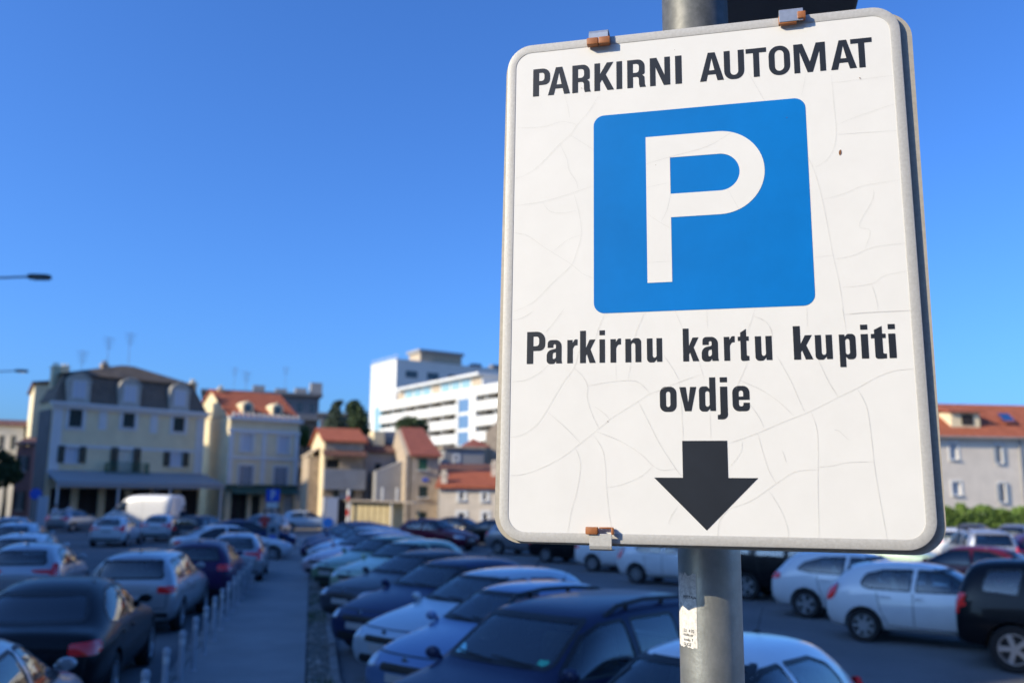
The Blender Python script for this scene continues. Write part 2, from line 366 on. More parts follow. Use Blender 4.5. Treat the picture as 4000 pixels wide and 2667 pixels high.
ESTATE = [(2.22, .32, .42, .52, .50, .48, .62, .30, .67), (2.14, .24, .66, .73, .48, .67, .70, .48, .76), (1.92, .22, .76, .82, .50, .76, .82, .58, .88), (1.45, .21, .80, .86, .54, .81, .93, .62, .99),
          (1.02, .21, .80, .87, .56, .82, 1.0, .63, 1.055), (.88, .21, .80, .87, .56, .82, 1.01, .64, 1.12), (.36, .21, .80, .87, .57, .82, 1.03, .62, 1.46), (.08, .21, .80, .87, .57, .82, 1.04, .61, 1.55),
          (-.5, .21, .80, .87, .57, .82, 1.05, .61, 1.59), (-1.2, .21, .80, .87, .57, .82, 1.05, .60, 1.59), (-1.8, .22, .80, .87, .58, .82, 1.05, .59, 1.56), (-2.04, .24, .79, .86, .58, .81, 1.05, .58, 1.48),
          (-2.14, .26, .76, .83, .58, .79, 1.03, .58, 1.22), (-2.2, .28, .72, .80, .58, .75, .95, .56, 1.03), (-2.23, .33, .62, .70, .54, .66, .78, .44, .82)]
VAN = [(2.7, .35, .5, .66, .55, .62, .75, .40, .82), (2.62, .28, .76, .86, .55, .80, .9, .58, .97), (2.35, .26, .86, .95, .58, .88, 1.08, .68, 1.15), (2.05, .26, .9, .98, .6, .93, 1.2, .72, 1.28),
       (1.85, .26, .9, .98, .6, .95, 1.24, .76, 1.42), (1.2, .26, .9, .99, .6, .96, 1.3, .80, 2.1), (.85, .26, .9, .99, .6, .97, 1.4, .84, 2.36), (.3, .26, .9, 1., .6, .98, 1.5, .89, 2.47), (-1., .26, .9, 1., .6, .98, 1.5, .89, 2.49),
       (-2.3, .26, .9, 1., .6, .98, 1.5, .89, 2.48), (-2.6, .28, .9, .99, .6, .97, 1.5, .88, 2.45), (-2.68, .3, .87, .96, .6, .95, 1.5, .86, 2.38), (-2.7, .36, .82, .9, .6, .9, 1.4, .78, 2.2)]
TEMPL = {}; WSTOP = {}
def make_template(key, st, L, W, H, zf, wr, ww, xf, xr, sides, wsz, rwz, cab, spokes=7, rails=False, lampz=.66, tailz=.85, van=False, tail='wide', tint=False, sq=.62):
    """One car kind: list of (part name, mesh, material key, parent index, location). wsz / rwz = (z0, half0, z1, half1) of windscreen / rear window."""
    base = car_shell(st, L, W, H, zf, sq); bb = bmesh.new(); bb.from_mesh(base); bvh = BVHTree.FromBMesh(bb); bb.free()
    T = []
    ws = [(-wsz[1], wsz[0], .05), (wsz[1], wsz[0], .05), (wsz[3], wsz[2], .06), (-wsz[3], wsz[2], .06)]
    rw = [(-rwz[1], rwz[0], .06), (rwz[1], rwz[0], .06), (rwz[3], rwz[2], .07), (-rwz[3], rwz[2], .07)] if rwz else None
    c1 = bmesh.new()
    for x in (xf, xr):
        for s in (-1, 1):
            y0, y1 = s * (W / 2 - .24), s * (W / 2 + .2)
            a = [(x + (wr + .055) * math.cos(t), y0, wr + (wr + .055) * math.sin(t)) for t in [2 * math.pi * k / 22 for k in range(22)]]
            prism(c1, a, (0, y1 - y0, 0))
    c2 = bmesh.new(); pl = cab; zmid = wsz[0] - .02; A = []; B = []
    for x, z in pl:
        hw = W / 2 - .20 if z < zmid else W / 2 - .20 - (z - zmid) / (H - zmid) * .20
        A.append(c2.verts.new((x, -hw, z))); B.append(c2.verts.new((x, hw, z)))
    c2.faces.new(A); c2.faces.new(B[::-1])
    for i in range(len(A)): c2.faces.new([A[i], B[i], B[(i + 1) % len(A)], A[(i + 1) % len(A)]])
    c3 = bmesh.new()
    for poly_ in sides:
        q = rpoly(poly_, 3)
        for s in (-1, 1): prism(c3, [(p.x, s * (W / 2 - .34), p.y) for p in q], (0, s * .6, 0))
    c4 = bmesh.new(); q = rpoly(ws, 3); prism(c4, [(-.1, p.x, p.y) for p in q], (4, 0, 0))
    if rw:
        q = rpoly(rw, 3); prism(c4, [(xr + .35, p.x, p.y) for p in q], (-4, 0, 0))
    base.materials.clear(); base.materials.append(M_INT); base.materials.append(M_INT)
    body = cut(base, [c1, c2, c3, c4]); body.name = 'body_' + key
    body.materials.clear(); body.materials.append(M_INT); body.materials.append(M_INT)
    body.shade_smooth(); body.set_sharp_from_angle(angle=R(38))
    T.append(('body', body, 'paint', -1, None))
    gk = M_TINT if tint else M_CARGL
    def dec(name, bm, m, par=-1, smooth=True): T.append((name, finish(name + '_' + key, bm, m, smooth, 40), None, par, None)); return len(T) - 1
    i = dec('windscreen', pane(bvh, ws, 'F', -.004), M_CARGL); dec('rubber_seal', rim_strip(bvh, ws, 'F', .004, .035), M_PLAS, i)
    if rw: i = dec('rear_window', pane(bvh, rw, 'B', -.004), gk); dec('rubber_seal', rim_strip(bvh, rw, 'B', .004, .035), M_PLAS, i)
    for pl_ in sides:
        for ax in 'LR':
            i = dec('side_window', pane(bvh, pl_, ax, -.004), gk); dec('rubber_seal', rim_strip(bvh, pl_, ax, .004, .022), M_PLAS, i)
    # lamps
    for s in (-1, 1):
        w0, w1 = W / 2 - .42, W / 2 - .075
        hl = [(s * w0, lampz - .06, .03), (s * w1, lampz - .02, .04), (s * (w1 - .02), lampz + .10, .05), (s * (w0 + .06), lampz + .055, .04)]
        dec('headlight', pane(bvh, hl, 'F', .007, 8, 4), M_LAMP)
        if tail == 'wide': tl = [(s * (W / 2 - .36), tailz - .06, .03), (s * (W / 2 - .06), tailz - .07, .04), (s * (W / 2 - .06), tailz + .08, .05), (s * (W / 2 - .36), tailz + .06, .03)]
        else: tl = [(s * (W / 2 - .21), tailz - .16, .03), (s * (W / 2 - .05), tailz - .14, .04), (s * (W / 2 - .08), tailz + .20, .05), (s * (W / 2 - .19), tailz + .18, .03)]
        i = dec('taillight', lamp_patch(bvh, tl, L), M_RED)
        x_ = -L / 2 + .14 if tail == 'wide' else -L / 2 + .08
        sd = [(x_ - .06, tailz - .05, .02), (x_ + .12, tailz + .0, .02), (x_ + .10, tailz + .06, .02), (x_ - .04, tailz + .06, .02)]
        dec('lens_side', pane(bvh, sd, 'L' if s > 0 else 'R', .006, 6, 3), M_RED, i)
    # grille, intake, plates, badge
    dec('grille', pane(bvh, [(-.34, lampz - .07, .03), (.34, lampz - .07, .03), (.38, lampz + .015, .03), (-.38, lampz + .015, .03)], 'F', .006, 10, 2), M_PLAS)
    dec('air_intake', pane(bvh, [(-.5, zf + .10, .04), (.5, zf + .10, .04), (.44, zf + .22, .04), (-.44, zf + .22, .04)], 'F', .006, 10, 2), M_PLAS)
    dec('number_plate', pane(bvh, [(-.24, lampz - .19), (.24, lampz - .19), (.24, lampz - .09), (-.24, lampz - .09)], 'F', .012, 4, 2), M_PLATE)
    zp = tailz - .14 if tail == 'wide' else tailz - .10
    dec('number_plate', pane(bvh, [(-.26, zp - .055), (.26, zp - .055), (.26, zp + .055), (-.26, zp + .055)], 'B', .012, 4, 2), M_PLATE)
    dec('rear_bumper_strip', pane(bvh, [(-W / 2 + .14, zf + .13, .03), (W / 2 - .14, zf + .13, .03), (W / 2 - .14, zf + .23, .03), (-W / 2 + .14, zf + .23, .03)], 'B', .006, 12, 2), M_PLAS)
    bm = bmesh.new(); lathe(bm, [(.001, .012), (.045, .010), (.05, 0), (.001, -.005)], 'x', 14); p = cast(bvh, 'F', 0, lampz + .055, .004)
    T.append(('badge', finish('badge_' + key, bm, M_CHROME, True), None, -1, p))
    # seams, handles, sill trim
    bm = bmesh.new(); b0 = sides[0]; xs = [p[0] for pl_ in sides for p in pl_]; zb = min(p[1] for p in sides[0]); xfr = max(p[0] for p in sides[0]) - .02; xmid = min(p[0] for p in sides[0]) - .04
    for ax in 'LR':
        seam(bm, bvh, [(xfr, zb - .03), (xfr - .04, zf + .32), (xfr - .02, zf + .12)], ax); seam(bm, bvh, [(xmid, zb - .02), (xmid, zf + .12)], ax)
        seam(bm, bvh, [(xfr - .02, zf + .12), (xmid, zf + .12)], ax)
        if not van: seam(bm, bvh, [(xmid, zf + .12), (xr + wr + .14, zf + .14), (xr + wr + .02, zf + .40), (xr + wr - .05, zb - .04)], ax)
        else: seam(bm, bvh, [(xmid - 1.2, 2.1), (xmid - 1.2, zf + .12)], ax)
    if rw: seam(bm, bvh, [(-W / 2 + .16, rwz[0] - .08), (-W / 2 + .20, zf + .30), (W / 2 - .20, zf + .30), (W / 2 - .16, rwz[0] - .08)], 'B')
    else: seam(bm, bvh, [(0, 2.2), (0, zf + .2)], 'B')
    seam(bm, bvh, [(-W / 2 + .20, lampz + .10), (W / 2 - .20, lampz + .10)], 'F')
    dec('door_seams', bm, M_PLAS)
    for ax, s in (('L', 1), ('R', -1)):
        for x in ([xmid + .10, xr + wr + .12] if not van else [xmid + .12]):
            p = cast(bvh, ax, x, zb - .12, .012); T.append(('door_handle', HANDLE, 'paint', -1, p))
        p = cast(bvh, ax, xfr - .02, zb + .05, .0)
        T.append(('wing_mirror', MIRROR[s], 'paint', -1, (p.x - .02, p.y + s * .02, p.z + .01)))
        bm = bmesh.new(); seam(bm, bvh, [(xf - wr - .12, zf + .06), (xr + wr + .12, zf + .06)], ax, .035, .004); dec('sill_trim', bm, M_PLAS)
    if rails:
        for s in (-1, 1):
            bm = bmesh.new(); pts = [cast(bvh, 'T', x, s * (W / 2 - .27), o) for x, o in ((.02, -.01), (-.16, .065), (-.6, .08), (-1.2, .08), (-1.6, .065), (-1.78, -.01))]
            tube(bm, pts, .022, 8)
            for x in (-.35, -1.0): a = cast(bvh, 'T', x, s * (W / 2 - .27), -.01); tube(bm, [a, a + Vector((0, 0, .085))], .024, 6)
            dec('roof_rail', bm, M_PLAS)
    elif key != 'sedan':
        bm = bmesh.new(); a = cast(bvh, 'T', (xr if not van else xf - .7), 0, 0); tube(bm, [a, a + Vector((-.16, 0, .20))], .004, 5); lathe(bm, [(.035, 0), (.03, .02), (.001, .03)], 'z', 10, a); dec('aerial', bm, M_PLAS)
    # wipers
    bm = bmesh.new()
    for y0, y1 in ((.45, -.05), (-.02, -.50)):
        tube(bm, [cast(bvh, 'F', y0 + (y1 - y0) * k / 4, wsz[0] + .012 + .03 * k / 4, .02) for k in range(5)], .009, 5)
    dec('wiper', bm, M_PLAS)
    # inside
    s0 = cab[0][0]
    for s in (-1, 1):
        T.append(('seat', SEATM, None, -1, (s0 - .95, s * .36, H * .16)))
        hb = bmesh.new(); box(hb, -.04, -.12, 0, .04, .12, .19); bmesh.ops.bevel(hb, geom=hb.edges[:], offset=.03, segments=2, affect='EDGES')
        T.append(('headrest', finish('headrest', hb, M_SEAT, True), None, len(T) - 1, (-.47, 0, .98)))
    if not van: T.append(('rear_bench', BENCHM, None, -1, (s0 - 1.75, 0, H * .16)))
    bm = bbox(s0 - .42, -W / 2 + .22, .5, s0 - .02, W / 2 - .22, wsz[0] - .06, .05); dec('dashboard', bm, M_INT)
    bm = bmesh.new(); lathe(bm, [(.16, -.015), (.185, -.012), (.185, .012), (.16, .015), (.16, -.015)], 'x', 20)
    T.append(('steering_wheel', finish('steering_wheel', bm, M_PLAS, True), None, -1, (s0 - .52, .36, wsz[0] - .08)))
    # wheels
    ty, rim, disc = wheel_meshes(wr, ww, spokes)
    for x in (xf, xr):
        for s in (-1, 1):
            T.append(('wheel', ty, None, -1, (x, s * (W / 2 - ww / 2 - .012), wr, 0 if s > 0 else math.pi)))
            k = len(T) - 1; T.append(('rim', rim, None, k, None)); T.append(('brake_disc', disc, None, k, None))
    TEMPL[key] = (T, L, W, H); WSTOP[key] = cast(bvh, 'F', 0, wsz[2], 0)
hb = bmesh.new(); box(hb, -.085, -.012, -.016, .085, .022, .016); bmesh.ops.bevel(hb, geom=hb.edges[:], offset=.009, segments=2, affect='EDGES'); HANDLE = finish('door_handle', hb, M_PLAS, True)
MIRROR = {}
for s in (-1, 1):
    hb = bmesh.new(); bmesh.ops.create_icosphere(hb, subdivisions=2, radius=1); bmesh.ops.scale(hb, vec=(.062, .095, .062), verts=hb.verts[:])
    for v in hb.verts: v.co.x = max(v.co.x, -.03)
    bmesh.ops.translate(hb, vec=(0, s * .11, .03), verts=hb.verts[:]); box(hb, -.02, min(0, s * .08), -.02, .03, max(0, s * .08), .02); MIRROR[s] = finish('wing_mirror', hb, M_PLAS, True)
SEATM = finish('seat', seat_bm(.5, .5, .62), M_SEAT, True); BENCHM = finish('rear_bench', seat_bm(1.2, .45, .55), M_SEAT, True)
make_template('hatch', HATCH, 4.02, 1.72, 1.47, .20, .305, .19, 1.24, -1.28,
    [[(.72, .985, .03), (.24, 1.28, .06), (-.02, 1.345, .06), (-.30, 1.355, .03), (-.34, .965, .04)], [(-.42, .97, .04), (-.38, 1.355, .03), (-.92, 1.335, .1), (-1.22, 1.25, .12), (-1.36, 1.04, .12), (-1.15, .98, .06)]],
    (1.05, .60, 1.375, .50), (1.03, .58, 1.33, .47), [(.62, .5), (.62, .98), (.05, 1.33), (-1.15, 1.33), (-1.45, 1.2), (-1.55, .95), (-1.55, .5)], 7, tail='tall', tailz=.88)
make_template('compact', HATCH, 4.27, 1.80, 1.49, .20, .315, .2, 1.33, -1.30,
    [[(.78, 1.0, .03), (.26, 1.29, .06), (0, 1.355, .1), (-.34, 1.37, .03), (-.38, .985, .04)], [(-.46, .99, .04), (-.42, 1.37, .03), (-.95, 1.345, .15), (-1.35, 1.22, .1), (-1.52, 1.06, .04), (-1.2, 1.01, .06)]],
    (1.06, .63, 1.39, .52), (1.05, .60, 1.345, .48), [(.66, .5), (.66, .99), (.05, 1.34), (-1.2, 1.34), (-1.5, 1.2), (-1.6, .95), (-1.6, .5)], 5, tail='wide', tailz=.90)
make_template('sedan', SEDAN, 4.55, 1.78, 1.43, .19, .315, .2, 1.40, -1.32,
    [[(.86, .945, .03), (.34, 1.24, .06), (.06, 1.315, .08), (-.30, 1.33, .03), (-.34, .93, .04)], [(-.42, .935, .04), (-.38, 1.33, .03), (-.8, 1.305, .15), (-1.22, 1.15, .1), (-1.44, .99, .05), (-1.2, .945, .06)]],
    (1.0, .63, 1.335, .50), (1.02, .60, 1.31, .49), [(.74, .5), (.74, .94), (.12, 1.29), (-.95, 1.29), (-1.2, 1.2), (-1.5, .94), (-1.5, .5)], 5, tail='wide', tailz=.80, tint=True)
make_template('estate', [r[:7] + (r[7] * (1.09 if r[8] > 1.3 else 1), r[8]) for r in ESTATE], 4.45, 1.76, 1.64, .21, .31, .19, 1.36, -1.42,
    [[(.90, 1.065, .03), (.42, 1.40, .06), (.16, 1.485, .06), (-.20, 1.50, .04), (-.24, 1.05, .04)], [(-.33, 1.05, .04), (-.29, 1.50, .04), (-1.05, 1.495, .05), (-1.12, 1.06, .05)], [(-1.25, 1.07, .04), (-1.19, 1.49, .05), (-1.74, 1.46, .08), (-1.86, 1.10, .08)]],
    (1.15, .64, 1.52, .57), (1.10, .62, 1.48, .55), [(.80, .55), (.80, 1.06), (.20, 1.46), (-1.8, 1.46), (-1.95, 1.25), (-1.98, .95), (-1.98, .55)], 5, rails=True, sq=.82, tail='tall', tailz=.90, lampz=.70)
make_template('wagon', ESTATE, 4.30, 1.74, 1.50, .20, .305, .19, 1.30, -1.36,
    [[(.86, 1.0, .03), (.40, 1.30, .06), (.16, 1.365, .06), (-.20, 1.38, .04), (-.24, .985, .04)], [(-.33, .985, .04), (-.29, 1.38, .04), (-1.0, 1.375, .05), (-1.08, .995, .05)], [(-1.2, 1.0, .04), (-1.14, 1.37, .05), (-1.62, 1.34, .08), (-1.78, 1.03, .08)]],
    (1.07, .61, 1.40, .52), (1.03, .62, 1.37, .53), [(.76, .5), (.76, .99), (.20, 1.35), (-1.7, 1.35), (-1.85, 1.15), (-1.88, .9), (-1.88, .5)], 6, tail='wide', tailz=.84, lampz=.66)
make_template('suv', ESTATE, 4.40, 1.84, 1.72, .30, .36, .23, 1.34, -1.36,
    [[(.88, 1.17, .03), (.42, 1.50, .06), (.16, 1.575, .06), (-.20, 1.59, .04), (-.24, 1.15, .04)], [(-.33, 1.15, .04), (-.29, 1.59, .04), (-1.0, 1.58, .05), (-1.12, 1.16, .05)], [(-1.25, 1.17, .04), (-1.16, 1.575, .05), (-1.68, 1.54, .08), (-1.82, 1.2, .08)]],
    (1.24, .64, 1.61, .55), (1.20, .64, 1.57, .55), [(.78, .6), (.78, 1.16), (.20, 1.56), (-1.75, 1.56), (-1.9, 1.3), (-1.93, 1.05), (-1.93, .6)], 5, tail='tall', tailz=.98, lampz=.80)
make_template('van', VAN, 5.45, 2.02, 2.50, .27, .345, .22, 1.85, -1.75, [[(1.72, 1.36, .04), (1.22, 1.93, .08), (.74, 2.0, .06), (.66, 1.33, .06)]],
    (1.46, .74, 2.15, .66), None, [(1.45, .6), (1.45, 1.3), (.9, 2.05), (.2, 2.1), (.2, .6)], 6, lampz=.86, tail='tall', tailz=1.1, van=True)
PAINT = {}
def paint(name, col, metal=0., rough=.32):
    dark = max(col) < .15
    if name not in PAINT: PAINT[name] = mat('paint_' + name, col, rough, metal=0 if dark else metal, coat=.22 if dark else .9, noise=.04, nscale=3, spec=.12 if dark else .45)
    return PAINT[name]
P_WHITE = paint('white', (.66, .67, .68)); P_SILVER = paint('silver', (.40, .41, .43), .55, .35); P_BLACK = paint('black', (.008, .008, .010)); P_NAVY = paint('navy', (.018, .028, .085), .2)
P_CHAR = paint('charcoal_navy', (.022, .030, .072), .2); P_BLUE = paint('mid_blue', (.11, .19, .36), .2); P_ICE = paint('ice_blue', (.42, .50, .56), .2); P_GREY = paint('dark_grey', (.055, .06, .075), .4); P_PGREEN = paint('pale_green', (.40, .52, .36), .2); P_MAROON = paint('maroon', (.10, .012, .03), .2)
P_PURPLE = paint('aubergine', (.045, .02, .07), .3); P_PINK = paint('pale_rose', (.55, .42, .45), .3); P_STEEL = paint('steel_grey', (.22, .23, .25), .5, .35); P_TEAL = paint('green', (.16, .27, .15), .2)
CAR_N = 0
def car(kind, colr, at, az, label, cat='car', scale=1.):
    """at = ground position of the car's centre, az = compass direction of its nose."""
    T, L, W, H = TEMPL[kind]
    root = empty('parked_car' if kind != 'van' else 'parked_van', (at[0], at[1], ROADZ), R(90 - az), label, cat, 'cars parked in the lot'); root.scale = (scale,) * 3; made = []
    for name, me, key, par, loc in T:
        o = link(name, me, root if par < 0 else made[par])
        if loc is not None:
            o.location = loc[:3]
            if len(loc) > 3: o.rotation_euler = (0, 0, loc[3])
        if key == 'paint':
            o.material_slots[0].link = 'OBJECT'; o.material_slots[0].material = colr
        made.append(o)
    return root
ROADZ = 0.0
def place(kind, px, py, az, lx, ly, lz):
    """centre of a car whose local point (lx, ly, lz) is seen at photo point (px, py)."""
    p = atz(px, py, lz); f = az_vec(az); l = Vector((-f.y, f.x, 0)); return p - f * lx - l * ly
def place_y(px, y, az, lx, ly):
    p = gp(px, y); f = az_vec(az); l = Vector((-f.y, f.x, 0)); return p - f * lx - l * ly
# ------------------------------------------------------------------ ground, path, strip
def sheet(name, pts, z, m, kind='structure'):
    bm = bmesh.new(); poly(bm, [(p[0], p[1], z) for p in pts]); bmesh.ops.recalc_face_normals(bm, faces=bm.faces[:])
    if bm.faces[0].normal.z < 0: bmesh.ops.reverse_faces(bm, faces=bm.faces[:])
    o = obj(name, bm, m); o['kind'] = kind; return o
sheet('ground', [(-3000, -3000), (3000, -3000), (3000, 6000), (-3000, 6000)], -.012, mat('town_ground', (.14, .13, .11), .95, noise=.2, nscale=.02))
sheet('road', [(-60, -30), (70, -30), (70, 100), (-60, 100)], 0, M_ASPH)
ST = -12.3; D = az_vec(ST); N = Vector((D.y, -D.x, 0))       # street direction and its right-hand side
PL, PR, PS = gnd(646, 2667), gnd(1190, 2667), gnd(1329, 2667)
def on_line(p, y): return p + D * ((y - p.y) / D.y)
def strip_slab(name, a, b, y0, y1, h, m):
    bm = bmesh.new(); q = [on_line(a, y0), on_line(b, y0), on_line(b, y1), on_line(a, y1)]
    prism(bm, [(p.x, p.y, -.01) for p in q], (0, 0, h + .01)); bmesh.ops.recalc_face_normals(bm, faces=bm.faces[:])
    return struct(name, bm, m)
pave = strip_slab('pavement', PL + N * .16, PR, 3, 56, .10, M_PATH)
soil = strip_slab('planting_strip', PR + N * .02, PS - N * .14, 3, 56, .07, M_DIRT)
def kerb_row(parent, a, y0, y1, w, step, h):
    y = y0; me = None; k = 0; ang = R(90 - ST) - math.pi / 2
    meshes = []
    for i in range(4):
        bm = bbox(0, 0, 0, w, step - .02, h + .008 * i, .015); meshes.append(finish('kerb_stone', bm, M_KERB))
    while y < y1:
        p = on_line(a, y); o = link('kerb_stone', random.choice(meshes), parent); o.location = (p.x + random.uniform(-.008, .008), p.y, -.02); o.rotation_euler = (0, 0, ang + random.uniform(-.008, .008)); y += step * D.y; k += 1
kerb_row(pave, PL, 6, 50, .15, .8, .13)
kerb_row(soil, PS - N * .13, 6, 50, .13, .8, .11)
# loose stones and weeds on the planting strip
bm = bmesh.new(); rnd = random.Random(3)
for i in range(900):
    y = 6 + 40 * rnd.random() ** 1.8; t = rnd.random(); p = on_line(PR.lerp(PS, .06 + .76 * t), y); s = rnd.uniform(.012, .05) * (1.6 if rnd.random() < .06 else 1)
    m_ = Matrix.Translation((p.x, p.y, .07 + s * .3)) @ Matrix.Rotation(rnd.random() * 6, 4, 'Z') @ Matrix.Diagonal((s * rnd.uniform(.8, 1.6), s, s * .7, 1))
    bmesh.ops.create_icosphere(bm, subdivisions=1, radius=1, matrix=m_)
tag(obj('stones', bm, mat('pale_stone', (.26, .245, .22), .95, noise=.35, nscale=7)), 'loose pale stones scattered over the dirt strip beside the path', 'stones', kind='stuff')
bm = bmesh.new()
for i in range(2600):
    y = 6 + 40 * rnd.random() ** 1.5; c = on_line(PR.lerp(PS, .08 + .72 * rnd.random()), y)
    if math.sin(c.y * 1.7) + math.sin(c.y * .61 + 1) < .3: continue
    a = rnd.random() * 6.28; h = rnd.uniform(.04, .13); dx, dy = math.cos(a) * .012, math.sin(a) * .012; lx, ly = rnd.uniform(-.05, .05), rnd.uniform(-.05, .05)
    poly(bm, [(c.x - dx, c.y - dy, .065), (c.x + dx, c.y + dy, .065), (c.x + lx, c.y + ly, .065 + h)])
tag(obj('weeds', bm, M_LEAF), 'low green weeds growing on the dirt strip', 'weeds', kind='stuff')
# hills
bm = bmesh.new()
hp = [(-3400, 60), (-2600, 150), (-2050, 170), (-1700, 130), (-1300, 60), (-900, 20), (-300, -5)]
for (x0, h0), (x1, h1) in zip(hp, hp[1:]):
    poly(bm, [(x0, 4000, -5), (x1, 4000, -5), (x1, 4500, h1), (x0, 4500, h0)]); poly(bm, [(x0, 4500, h0), (x1, 4500, h1), (x1, 5200, -5), (x0, 5200, -5)])
bmesh.ops.remove_doubles(bm, verts=bm.verts[:], dist=.1); struct('hills', bm, M_HILL)

# ------------------------------------------------------------------ bollards
bm = bmesh.new(); lathe(bm, [(.055, 0), (.055, .02), (.036, .03), (.036, .68), (.045, .685), (.045, .73), (.03, .755), (.001, .765)], 'z', 16)
BOLM = finish('bollard', bm, M_BOL, True)
bm = bmesh.new(); lathe(bm, [(.0375, .58), (.0385, .582), (.0385, .655), (.0375, .657)], 'z', 16); BANDM = finish('reflective_band', bm, M_TRIM, True)
for k in range(27):
    p = on_line(PL + N * .32, 8.3 + k * 1.33)
    o = link('bollard', BOLM); o.location = (p.x, p.y, .10); tag(o, 'slim pale grey bollard in the row along the path edge', 'bollard', 'bollards along the path edge')
    link('reflective_band', BANDM, o)

# ------------------------------------------------------------------ the parking sign
SY, SO, SH, SPT, SRL = -.2413, Vector((.2772, 1.2908, CAMH + .3304)), .7942, .0301, -.0004
SW = .6
ex = Vector((math.cos(SY), math.sin(SY), 0)); ez = Vector((0, 0, 1)); en = ez.cross(ex)
ez2 = ez * math.cos(SPT) + en * math.sin(SPT); en2 = ez2.cross(ex)              # en2 points away from the viewer
SMAT = Matrix(((ex.x, en2.x, ez2.x, SO.x), (ex.y, en2.y, ez2.y, SO.y), (ex.z, en2.z, ez2.z, SO.z), (0, 0, 0, 1)))
def S(px, py):                                # photo point -> (a, b) on the sign's face
    d = ray(px, py); t = (SO - CAM).dot(en2) / d.dot(en2); q = CAM + d * t - SO; return Vector((q.dot(ex), q.dot(ez2)))
def ST_(cx, cy): return S(1900 + cx / 1.2544, cy / 1.2544)             # upper close-up
def SL_(cx, cy): return S(1900 + cx / 1.3067, 1200 + cy / 1.3067)      # lower close-up
sign = empty('parking_sign'); sign.matrix_world = SMAT
tag(sign, 'white parking machine sign with blue P square and down arrow, mounted on the grey pole', 'sign')
q = [S(1983, 187), S(3508, 19), S(3673, 2159), S(1949, 2108)]
x0, x1 = (q[0].x + q[3].x) / 2, (q[1].x + q[2].x) / 2; z0, z1 = (q[2].y + q[3].y) / 2, (q[0].y + q[1].y) / 2
BW, RC = .0148, .040
def rr(a0, b0, a1, b1, r): return rpoly([(a0, b0, r), (a1, b0, r), (a1, b1, r), (a0, b1, r)], 10)
def flat(bm, contours, t):
    cs = [[Vector((p.x, t, p.y)) for p in c] for c in contours]; vs = [bm.verts.new(v) for c in cs for v in c]
    for tri in tessellate_polygon([[Vector((p.x, p.y, 0)) for p in c] for c in contours]):
        try: f = bm.faces.new([vs[i] for i in tri])
        except ValueError: continue
        f.normal_update()
        if f.normal.y > 0: f.normal_flip()
bm = bmesh.new(); flat(bm, [rr(x0 + BW - .001, z0 + BW - .001, x1 - BW + .001, z1 - BW + .001, RC - BW)], 0); obj('white_face', bm, M_WHITE, sign)
# rounded metal rim: ring with a soft bead, 12 mm deep
bm = bmesh.new(); prof = [(BW, .0003), (BW - .0006, -.0006), (BW - .0014, -.0008), (.0016, -.0008), (.0005, -.0003), (0, .0010), (0, .0082), (.004, .0082), (.004, .004)]
rings = [[bm.verts.new((p.x, t, p.y)) for p in rr(x0 + o_, z0 + o_, x1 - o_, z1 - o_, RC - o_)] for o_, t in prof]
for a, b in zip(rings, rings[1:]):
    n_ = len(a)
    for k in range(n_): bm.faces.new([a[k], a[(k + 1) % n_], b[(k + 1) % n_], b[k]])
bmesh.ops.recalc_face_normals(bm, faces=bm.faces[:]); obj('metal_rim', bm, M_ALU, sign, smooth=True, sharp=40)
bm = bmesh.new(); flat(bm, [rr(x0 + .004, z0 + .004, x1 - .004, z1 - .004, RC - .004)], .006); bmesh.ops.reverse_faces(bm, faces=bm.faces[:]); obj('rear_sheet', bm, M_BACK, sign)
# second panel behind, a little wider and turned by a hair
BT = .0092
bm = bmesh.new(); c = rr(x0 - .0066, z0 - .003, x1 + .0148, z1 - .003, .042); prism(bm, [(p.x, 0, p.y) for p in c], (0, .003, 0)); bmesh.ops.recalc_face_normals(bm, faces=bm.faces[:])
bp = obj('back_panel', bm, M_BACK, sign, (0, BT, -.001)); bp.rotation_euler = (0, R(.4), 0)
# blue square, P, arrow
bsq = [ST_(525, 565), ST_(1563, 485), ST_(1611, 1503), ST_(527, 1530)]
bx0, bx1, bz0, bz1 = (bsq[0].x + bsq[3].x) / 2, (bsq[1].x + bsq[2].x) / 2, (bsq[2].y + bsq[3].y) / 2, (bsq[0].y + bsq[1].y) / 2
pl0, pl1 = ST_(780, 673), ST_(790, 1385); sx0 = (pl0.x + pl1.x) / 2; sx1 = (ST_(900, 770).x + ST_(910, 1380).x) / 2
pt, pb = ST_(1000, 656).y, ST_(850, 1384).y; px1 = ST_(1364, 842).x; cx1 = ST_(1241, 842).x
ct, cb, ob = ST_(1020, 764).y, ST_(1020, 943).y, ST_(1040, 1057).y
Pout = rpoly([(sx0, pb), (sx1, pb), (sx1, ob), (px1, ob, (pt - ob) / 2), (px1, pt, (pt - ob) / 2), (sx0, pt)], 14)
Phole = rpoly([(sx0 + (sx1 - sx0), cb), (cx1, cb, (ct - cb) / 2), (cx1, ct, (ct - cb) / 2), (sx1, ct)], 14)
bm = bmesh.new(); flat(bm, [rr(bx0, bz0, bx1, bz1, .0165)], -.00035); bl = obj('blue_square', bm, M_BLUE, sign)
bm = bmesh.new(); flat(bm, [Pout, Phole], -.0007); obj('letter', bm, M_WHITE, bl)
ap = [SL_(1001, 680), SL_(1231, 681), SL_(1236, 870), SL_(1390, 872), SL_(1125, 1138), SL_(858, 867), SL_(1004, 866)]
ah = (ap[3].y + ap[5].y) / 2; axm = ap[4].x; hs_ = (ap[1].x - ap[0].x) / 2; hw_ = (ap[3].x - ap[5].x) / 2; at_ = (ap[0].y + ap[1].y) / 2
